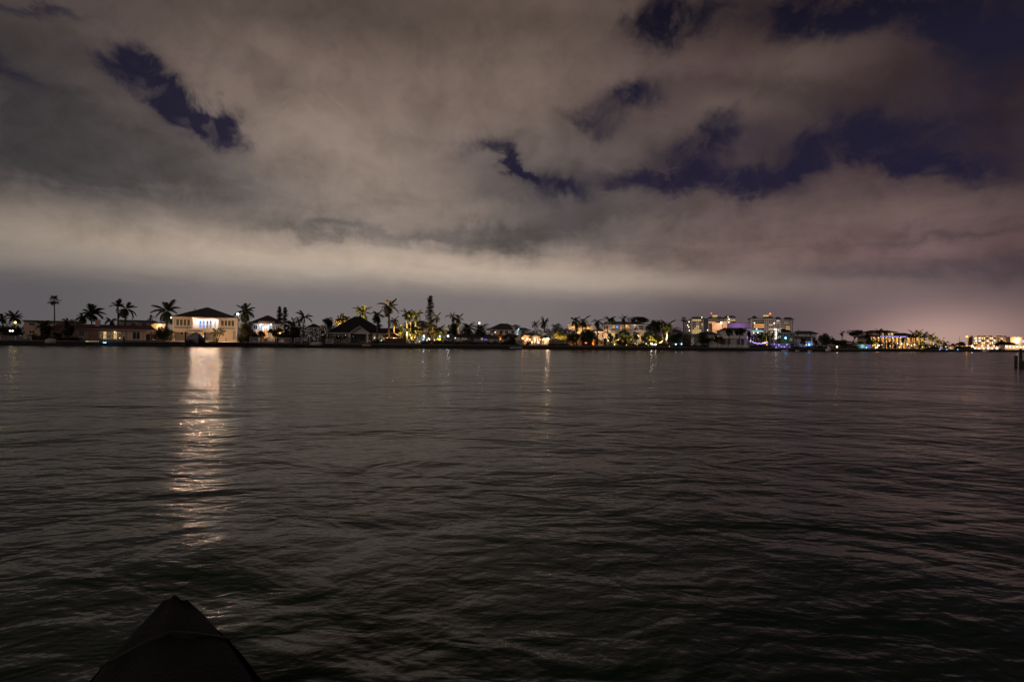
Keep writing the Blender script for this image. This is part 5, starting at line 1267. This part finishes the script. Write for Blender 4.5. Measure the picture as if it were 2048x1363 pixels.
up(905, 17, 330, 'spotlight under the yellow-lit palm above the round dark tree', (1, .75, .12)); up(917, 19, 330, 'spotlight under the drooping palm above the round dark tree', (1, .72, .3)); up(934, 14.6, 520, 'spotlight under the green-gold date palm', (1, .72, .14)); up(928, 16, 260, 'spotlight left of the green-gold date palm', (1, .72, .14)); up(960, 11, 240, 'spotlight under the date palm with the dark trunk', (1, .8, .2))
up(1089, 37, 300, 'spotlight under the domed palm behind the cottage', (1, .85, .3)); up(1145, 23, 420, 'left spotlight under the wide dry tree', (1, .70, .40)); up(1165, 23, 420, 'middle spotlight under the wide dry tree', (1, .70, .40)); up(1184, 24, 360, 'right spotlight under the wide dry tree', (1, .74, .40))
up(1112, 12.5, 160, 'left spotlight under the warm-lit hedge', (1, .62, .2)); up(1127, 12.5, 160, 'right spotlight under the warm-lit hedge', (1, .62, .2))
up(1233, 4.6, 260, 'spotlight under the gold-lit climbing shrub', (1, .66, .18)); up(1259, 4.2, 200, 'spotlight under the gold-lit airy shrub', (1, .80, .22)); up(1300, 5.5, 330, 'spotlight under the gold-lit shrubs, left of two', (1, .66, .14)); up(1320, 6.0, 260, 'spotlight under the gold-lit shrubs, right of two', (1, .72, .18)); up(1332, 5.4, 520, 'spotlight at the glowing trunk of the royal palm', (1, .62, .36), cone=70)
up(1532.6, 7.6, 160, 'spotlight under the small yellow-lit palm before the right tower', (1, .80, .1)); up(1568, 6, 120, 'spotlight before the green house', (.3, 1, .8)); up(1508, 12, 160, 'lilac spotlight under the right tower', (.8, .55, 1))
for i, (px_, bk, lb) in enumerate(((1861, 8.4, 'spotlight under the yellow-lit palm right of the colonnaded mansion'), (1867, 10, 'spotlight under the palm with the pale lit trunk by the mansion'), (1877, 11, 'spotlight under the low yellow-lit palm near the waterside hall'), (1848, 3.6, 'spotlight under the spreading low palm at the mansion\'s right end'), (1838, 5.2, 'spotlight under the second tall palm at the mansion\'s right end'), (1746, 6, 'spotlight at the mansion\'s left end'))): up(px_, bk, 420, lb, (1, .62, .12))
# tiny path lights
ORD = 'first second third fourth fifth sixth seventh eighth ninth tenth eleventh twelfth thirteenth fourteenth'.split()
rp = random.Random(11)
for a_, b_, n_, lb, bk in ((1214, 1262, 9, 'tiny warm path light among the shrubs before the white mansion', 5), (1268, 1336, 11, 'tiny warm path light under the royal palm by the mansion', 5), (1047, 1094, 8, 'tiny warm path light on the terrace of the orange-lit cottage', 4), (1100, 1136, 5, 'tiny warm path light along the pale privacy fence', 6), (1740, 1850, 14, 'tiny warm path light along the colonnaded mansion\'s front', 9), (1852, 1905, 8, 'tiny warm path light between the palms and the waterside hall', 7), (818, 886, 7, 'tiny warm path light at the foot of the gold date palms', 5)):
    for i in range(n_):
        px_ = a_ + (b_ - a_) * (i + rp.random()) / n_; b2 = bk + rp.uniform(-1.5, 1.5); Y_ = shore_depth(px_) + b2
        lamp(px_, horizon(px_) - (ground(b2) + rp.uniform(.4, 2.2) - EYE) / mpp(Y_), b2, (1, rp.uniform(.42, .66), rp.uniform(.10, .32)), rp.choice((14, 24, 40)), lb, rp.uniform(.13, .20), name='path_light', group=lb.replace('tiny warm path light', 'path lights'))['label'] = ORD[i] + ' from the left: ' + lb
# floodlights on the lawn of the bright house, aimed at its front
for px_, lb, pw in ((378, 'left floodlight on the lawn of the bright house', 1800), (452, 'right floodlight on the lawn of the bright house', 2100), (414, 'middle floodlight on the lawn of the bright house', 420)):
    p = site(px_, 1.6); t = thing('floodlight', lb, 'spotlight', p, h1.a, 'lawn floodlights')
    MB().box(-.16, .16, -.1, .1, .95, 1.17).build('housing', M['metal'], t); MB().tube([(0, 0, 0), (0, 0, .95)], [.04, .04], 6).build('bracket', M['metal'], t)
    d = bpy.data.lights.new('floodlight_beam', 'SPOT'); d.energy = pw; d.color = (1, .58, .28); d.spot_size = R(150); d.spot_blend = .6; d.shadow_soft_size = .1
    o = link('floodlight_beam', d, t, (0, .2, 1.2)); o.rotation_euler = (R(84), 0, 0)

# string lights: tree, patio, dock
p = site(1551, 11); t = thing('string_lights', 'white string lights wound round the tree before the right tower', 'string lights', p)
mb = MB(); rr = random.Random(5); k_ = mpp(p.y)
for _ in range(130):
    q = rr.random(); x = rr.gauss(0, 3.2) * k_ * (1 + q); z = height(1551, 678 - 21 * q + rr.uniform(-1, 1), p.y) - p.z
    if rr.random() < .45: x = rr.gauss(0, .5) * k_
    mb.ball((x, rr.uniform(-1, .4), z), .06, 5, 4)
mb.build('bulbs', bulb_mat((1, .90, .78), 5), t); MB().tube([(0, 0, 0), (.1, 0, 2.5), (-.1, 0, 5)], [.012, .012, .012], 4).build('cable', M['metal'], t)
h = House('patio_canopy', 'white-framed patio canopy lit violet beside the blue lamp', 'canopy', 1560, 5)
for px_ in (1543, 1547.5, 1553, 1557, 1561, 1566, 1573, 1579): h.post(px_, 687.5, None, 0, .07, 'vinyl'); 
h.box('canopy_top', 'vinyl', 1542, 686.6, 1581, 687.4, -.1, 3); h.box('back_panel', 'purple', 1542, 688, 1581, None, 2.8, 2.9)
for px_ in (1546, 1554, 1562, 1575): h.light(px_, 690.5, (.28, .20, 1), 40, 1.2, shield=True)
for px_, py_, c_ in ((1549, 687.8, (.4, .3, 1)), (1552, 694.6, (.2, .6, 1)), (1558, 689.5, (.6, .6, 1)), (1563, 693, (.4, .3, 1)), (1568.5, 693.5, (.5, .5, 1)), (1574, 688.5, (.3, .6, 1)), (1579, 694, (.5, .3, 1))): h.bulb(px_, py_, c_, 16, .16, .3)
h = House('party_lights', 'violet and white party lights in the garden left of the violet patio', 'string lights', 1518, 5)
for px_ in (1505, 1535): h.post(px_, 682.5, None, 0, .05, 'pole')
mb = MB()
for i in range(15):
    f = i / 14; px_ = 1505 + 30 * f; mb.ball((h.u(px_), 0, h.z(px_, 683.2 + 3.2 * math.sin(math.pi * f) + (i % 3) * .5)), .15, 6, 4)
mb.build('bulbs', bulb_mat((.45, .32, 1), 4), h.root)
h.bulb(1526, 685.2, (1, .55, .8), 14, .18); h.bulb(1533.5, 688.5, (1, .4, .1), 16, .2); h.light(1524, 686, (.4, .25, 1), 60, -.5)
h = House('parasol', 'pale lilac-lit patio umbrella below the right tower', 'umbrella', 1507, 8)
h.post(1507, 671, None, 0, .05, 'pole', 'pole'); x = h.u(1507); MB().tube([(x, 0, h.z(1507, 672.6)), (x, 0, h.z(1507, 669))], [h.u(1512.6) - x, .05], 8).build('canopy', M['purple'], h.root)
h.light(1507, 677, (.8, .6, 1), 50, -1.5)

# moon-gate ring and flag, fire bowl
h = House('moon_gate', 'dark circular moon gate before the white mansion\'s left wing', 'arch', 1210.4, 7)
x, zc = h.u(1210.4), h.z(1210.4, 670); r_ = h.u(1216.6) - x; mb = MB(); N = 28
for i in range(N):
    a, b_ = 2 * math.pi * i / N, 2 * math.pi * (i + 1) / N; ri, ro = r_ - .16, r_ + .16
    q = lambda t_, rad_, y: (x + rad_ * math.cos(t_), y, zc + rad_ * math.sin(t_))
    mb.solid([q(a, ri, -.15), q(b_, ri, -.15), q(b_, ri, .15), q(a, ri, .15)], [q(a, ro, -.15), q(b_, ro, -.15), q(b_, ro, .15), q(a, ro, .15)])
mb.build('ring', M['wood'], h.root); MB().box(x - .5, x + .5, -.3, .3, 0, zc - r_ + .1).build('base', M['wood'], h.root)
h.bulb(1208, 675, WHITE, 12, .13, -.3); h.bulb(1213, 675.5, WHITE, 10, .13, -.3)
p = site(1086, 2); t = thing('flagpole', 'white flag flying from a pole between the cottage and the waterside bar', 'flag', p)
zt = height(1086, 665.6, p.y) - p.z; MB().tube([(0, 0, 0), (0, 0, zt)], [.06, .03], 6).build('pole', M['pole'], t)
mb = MB(); W_ = 8 * mpp(p.y); N = 8; k_ = mpp(p.y)
for i in range(N):
    f0, f1 = i / N, (i + 1) / N; y = lambda f: .18 * math.sin(f * 7) * f; lift = lambda f: .5 * k_ * 4 * f
    mb.face((W_ * f0, y(f0), zt - 5 * k_ + lift(f0)), (W_ * f1, y(f1), zt - 5 * k_ + lift(f1)), (W_ * f1, y(f1), zt - .4 * k_ + lift(f1) * .5), (W_ * f0, y(f0), zt - .4 * k_ + lift(f0) * .5))
mb.build('flag', M['flag'], t)
p = site(1186.5, 6); t = thing('torch', 'tall orange-glowing torch screen between the dark trees and the moon gate', 'torch', p); zt = height(1186.5, 677.4, p.y) - p.z
MB().box(-.6, .6, -.2, .2, 0, .25).build('base', M['metal'], t); MB().solid([(-.4, -.1, .26), (.4, -.1, .26), (.4, .1, .26), (-.4, .1, .26)], [(-.22, -.05, zt), (.28, -.05, zt), (.28, .05, zt), (-.22, .05, zt)]).build('flame_panel', bulb_mat((1, .25, .02), 1.6), t)
p = site(1172, 4); t = thing('fire_bowl', 'low red-glowing fire bowl before the dark trees', 'fire bowl', p); MB().tube([(0, 0, 0), (0, 0, .35), (0, 0, .55)], [.25, .5, .55], 10).build('bowl', M['metal'], t); MB().ball((0, 0, height(1172, 685.4, p.y) - p.z), .42, 8, 6, .5).build('embers', bulb_mat((1, .16, .10), 2.5), t)

# ------------------------------------------------------------------ fences, railings, docks, pilings
fence(0, 62, .6, .95, 'low white dockside railing at the left edge', 'vinyl', 'rail')
fence(500, 553, -.2, 1.55, 'white balustrade before the arched-entrance house, left stretch', 'vinyl')
fence(556, 582, -.2, 1.55, 'white balustrade between the dark pilings', 'vinyl')
fence(589, 618, -.2, 1.5, 'white rail fence left of the white covered boat', 'vinyl', 'rail')
fence(652, 666, -.2, 1.3, 'short white balustrade left of the black-roofed house', 'vinyl')
fence(770, 812, 1.2, 1.9, 'dark board fence below the tiki hut', 'dark_fence', 'board')
fence(1098, 1133, 3.4, 1.9, 'pale timber privacy fence lit beside the waterside bar', 'fence', 'board')
fence(1200, 1226, -.1, 1.0, 'low pale railing before the moon gate', 'cap', 'baluster')
fence(1420, 1497, .4, 1.15, 'long white fence before the balcony house', 'vinyl', 'baluster')
fence(1314, 1336, .6, 1.5, 'dark slatted screen right of the bright garden lamps', 'dark_fence', 'board')
dock(168, 206, .1, 2.2, 'wooden dock with string lamps by the red-roofed house', .9)
dock(362, 372, .1, 5.5, 'narrow finger dock left of the covered boat', .8)
dock(560, 640, .1, 2.0, 'wooden dock before the white balustrades', .8)
dock(1556, 1600, .1, 2.5, 'wooden dock below the violet patio', .75)
dock(1670, 1752, .1, 2.4, 'long pale dock between two orange lamps', 1.0, 'cap')
dock(1880, 1936, .1, 3, 'wooden dock before the waterside hall', .8)
for px_, py_, bk, lb in ((120, 682, -3, 'lone dark piling below the tall fan palm'), (170, 683.5, -2.4, 'dark piling at the left end of the string-lamp dock'), (247.5, 672.5, -3, 'tall dark piling before the red-roofed house'),
                         (371, 662.5, -7, 'tall dark piling left of the covered boat'), (409.5, 664, -7, 'tall dark piling right of the covered boat'), (434, 675, -6, 'dark piling right of the yellow watercraft'), (480.5, 679, -3, 'short dark piling below the olive-lit tree'), (485.5, 672, -2, 'second dark piling below the olive-lit tree'),
                         (551.5, 676, -3, 'left dark piling of the close pair before the balustrade'), (555.5, 676, -3, 'right dark piling of the close pair before the balustrade'), (580.5, 675, -3, 'left piling of the pair at the balustrade\'s end'), (584.5, 675, -3, 'right piling of the pair at the balustrade\'s end'), (617, 673, -3.4, 'dark piling left of the white covered boat'),
                         (649, 676, -3, 'dark piling by the dim dock lamp'), (1550, 696, -3, 'dark piling below the violet patio'), (1590, 696, -3, 'dark piling right of the violet patio'), (1602, 695, -3, 'dark piling below the terraced house')):
    piling(px_, py_, bk, lb, .2)
for px_, py_, dp, lb, r_ in ((2032, 711, 68, 'leaning dark piling near the right edge, left of the tall one', .15), (2041.5, 696.5, 67, 'tallest dark piling near the right edge', .14), (2047.5, 721, 66, 'squat dark piling cut by the right edge', .16)):
    piling(px_, py_, 0, lb, r_, depth=dp)
# string lamps on the left dock, blue-lit skiff
h = House('dock_lights', 'string of small warm lamps along the dock by the red-roofed house', 'string lights', 186, -2.1, gz=.9)
for px_ in (172.5, 176, 180, 184, 188, 192, 196.5): h.post(px_, 683.2, None, 0, .03, 'pole'); h.bulb(px_, 682.2, (1, .8, .45), 5 if px_ < 180 else 3, .10, 0, 'lamp')
boat(204, 216, 2.6, 'small skiff glowing with blue-white light before the red-roofed house', z=.15, hull='navy', ang=28, hh=.8, name='skiff')
h = House('boat_light', 'blue-white glow lamp hanging over the small skiff', 'lamp', 209, -1.2, gz=.1)
h.post(207, 679.5, None, 0, .05, 'pole'); h.post(213, 679.5, None, 0, .05, 'pole')
h.box('light_bar', bulb_mat((.35, .72, 1), 7), 205, 684.6, 213, 686.2, -.1, .1); h.light(209, 688, (.1, .4, 1), 60, -1.0, .2)

# ------------------------------------------------------------------ boats, lifts
h = House('boat_lift', 'dark boat lift holding the covered boat before the bright house', 'boat lift', 390.5, -5.5, gz=0)
for px_ in (373.5, 407):
    for w_ in (-1.6, 1.6): MB().box(h.u(px_) - .1, h.u(px_) + .1, w_ - .1, w_ + .1, -1.2, h.z(px_, 678)).build('lift_post', M['metal'], h.root)
for w_ in (-1.3, 1.3): MB().box(h.u(374), h.u(406.6), w_ - .12, w_ + .12, .55, .75).build('lift_beam', M['metal'], h.root)
boat(376, 407, 5.5, 'large motorboat under a bulging dark grey cover on the lift before the bright house', z=.78, hull='navy', ang=math.degrees(shore_angle(390)) - 78, beam=.48, hh=1.5, cover=1.8, tower=True, length=8.6)
t = boat(413, 433, 3.2, 'dark low watercraft carrying a yellow float before the bright house', z=.25, hull='navy', beam=.38, hh=.7, name='jet_boat')
p = site(425, -3.2, .9); t = tag(MB().tube([(-1.4, 0, .1), (-.6, 0, .32), (.5, 0, .36), (1.3, 0, .12)], [.12, .38, .36, .1], 8).build('float', M['yellow'], None, True), 'yellow inflatable float lying on the dark watercraft', 'float'); t.location = p
boat(96, 107, 2.0, 'pale covered boat below the tall fan palm', z=.5, top='pale', ang=40, hh=.6, cover=.8, length=2.2, hull='grey')
boat(618, 644, 2.8, 'white covered boat on a lift before the gazebo', z=.45, top='pale', hull='grey', hh=.8, cover=.6)
boat(725, 742, 2.4, 'small pink open boat before the black-roofed house', z=.5, hull='pink', hh=.7)
boat(1020, 1046, 2.0, 'long pale teal skiff below the big dark bush', z=.25, hull='vinyl', hh=.5, beam=.2, name='skiff')
boat(1562, 1580, 4.0, 'white rowing boat afloat below the violet patio', z=-.05, hh=.7, name='rowing_boat')
boat(1590, 1601, 4.0, 'little white dinghy between the dark pilings', z=-.05, hh=.6, name='dinghy')
boat(1615, 1626, 3.5, 'little blue-lit dinghy below the terraced house', z=-.05, hh=.6, name='dinghy')
boat(1650, 1665, 3.0, 'white launch with a hardtop left of the long pale dock', z=.1, hh=1.2, beam=.4, cabin=True, tower=True, name='launch')
boat(1960, 1985, 14, 'white cabin boat below the condominium', z=0, hh=1.3, cabin=True)
boat(1990, 2012, 12, 'dark hulled boat below the lit shop fronts', z=0, hull='navy', hh=1.4, cabin=True)

# white garden chairs by the red-roofed house
def chair(px, back, label):
    p = site(px, back); t = thing('garden_chair', label, 'chair', p, shore_angle(px) + .3, 'white garden chairs')
    MB().box(-.32, .32, -.3, .3, .4, .46).build('seat', M['vinyl'], t); MB().solid([(-.32, .28, .46), (.32, .28, .46), (.32, .34, .46), (-.32, .34, .46)], [(-.3, .52, 1.2), (.3, .52, 1.2), (.3, .57, 1.2), (-.3, .57, 1.2)]).build('backrest', M['vinyl'], t)
    for sx in (-.28, .28):
        for sy in (-.26, .26): MB().box(sx - .03, sx + .03, sy - .03, sy + .03, 0, .398).build('leg', M['vinyl'], t)
        MB().box(sx - .05, sx + .05, -.28, .3, .66, .70).build('armrest', M['vinyl'], t)
chair(157, 3.5, 'white garden chair on the lawn by the red-roofed house, left of two'); chair(164, 3.8, 'white garden chair on the lawn by the red-roofed house, right of two')

# ------------------------------------------------------------------ the covered bow in front of the camera
def bow_point(px, py, z):
    d = ray(px, py); k_ = (z - EYE) / d.z; return Vector((d.x * k_, d.y * k_, z))
tip = bow_point(345, 1193, .62); tail = Vector((-.42, .5, .0)); ax = (tail - tip); ax.z = 0; Lh = ax.length; ax.normalize(); sd = Vector((-ax.y, ax.x, 0))
t = thing('moored_boat', 'dark covered boat bow pointing out across the water in the near foreground', 'boat', (tip.x, tip.y, 0), math.atan2(ax.y, ax.x))
def loft(secs, name, m, parent, smooth=True):
    mb = MB(); n = len(secs[0])
    for s_ in secs: mb.v += s_
    for i in range(len(secs) - 1):
        for q in range(n - 1): mb.f.append((i * n + q, i * n + q + 1, (i + 1) * n + q + 1, (i + 1) * n + q))
    mb.f.append(tuple(range(n))); mb.f.append(tuple((len(secs) - 1) * n + q for q in reversed(range(n))))
    return mb.build(name, m, parent, smooth)
hull, cov = [], []
for i in range(15):
    f = i / 14; x = f * Lh; hw = .075 + .535 * (1 - (1 - f) ** 3.1) * (1 - .10 * f); zr = .56 - .10 * f ** .7
    hull.append([(x, -hw, zr), (x + .06 * (1 - f), -hw * .86, zr * .5), (x + .2 * (1 - f), -hw * .4, -.12), (x + .22 * (1 - f), 0, -.16), (x + .2 * (1 - f), hw * .4, -.12), (x + .06 * (1 - f), hw * .86, zr * .5), (x, hw, zr)])
    ridge = .62 + .05 * math.sin(f * 3) - .04 * f + .012 * math.sin(f * 23); w = hw + .02
    row = []
    for q in range(13):
        a = -1 + 2 * q / 12; zz = zr + (ridge - zr) * (1 - abs(a) ** 1.25) + .010 * math.sin(a * 9 + f * 14)
        if abs(a) == 1: zz = zr - .07
        row.append((x - .012, a * w, zz))
    cov.append(row)
loft(hull, 'hull', mat('dark_hull', (.004, .004, .009), .6, .2, 3.0, spec=.15), t)
loft(cov, 'cover', mat('dark_tarpaulin', (.005, .005, .006), .8, .3, 6.0, bump=.5, spec=.25), t)
MB().tube([(f_ / 10 * Lh, -(.085 + .535 * (1 - (1 - f_ / 10) ** 3.1) * (1 - .10 * f_ / 10)), .56 - .10 * (f_ / 10) ** .7 - .05) for f_ in range(11)], [.018] * 11, 6).build('rub_rail', M['metal'], t)
MB().tube([(f_ / 10 * Lh, (.085 + .535 * (1 - (1 - f_ / 10) ** 3.1) * (1 - .10 * f_ / 10)), .56 - .10 * (f_ / 10) ** .7 - .05) for f_ in range(11)], [.018] * 11, 6).build('rub_rail', M['metal'], t)

sm_ = MB()
for f_ in (.16, .34, .55):
    x = f_ * Lh; hw = .075 + .535 * (1 - (1 - f_) ** 3.1) * (1 - .10 * f_); zr = .56 - .10 * f_ ** .7; rg_ = .62 + .05 * math.sin(f_ * 3) - .04 * f_
    sm_.tube([(x, a_ * hw, zr + (rg_ - zr) * (1 - abs(a_) ** 1.25) + .012) for a_ in [q / 8 - 1 for q in range(17)]], [.009] * 17, 5)
sm_.build('cover_seam', M['metal'], t)
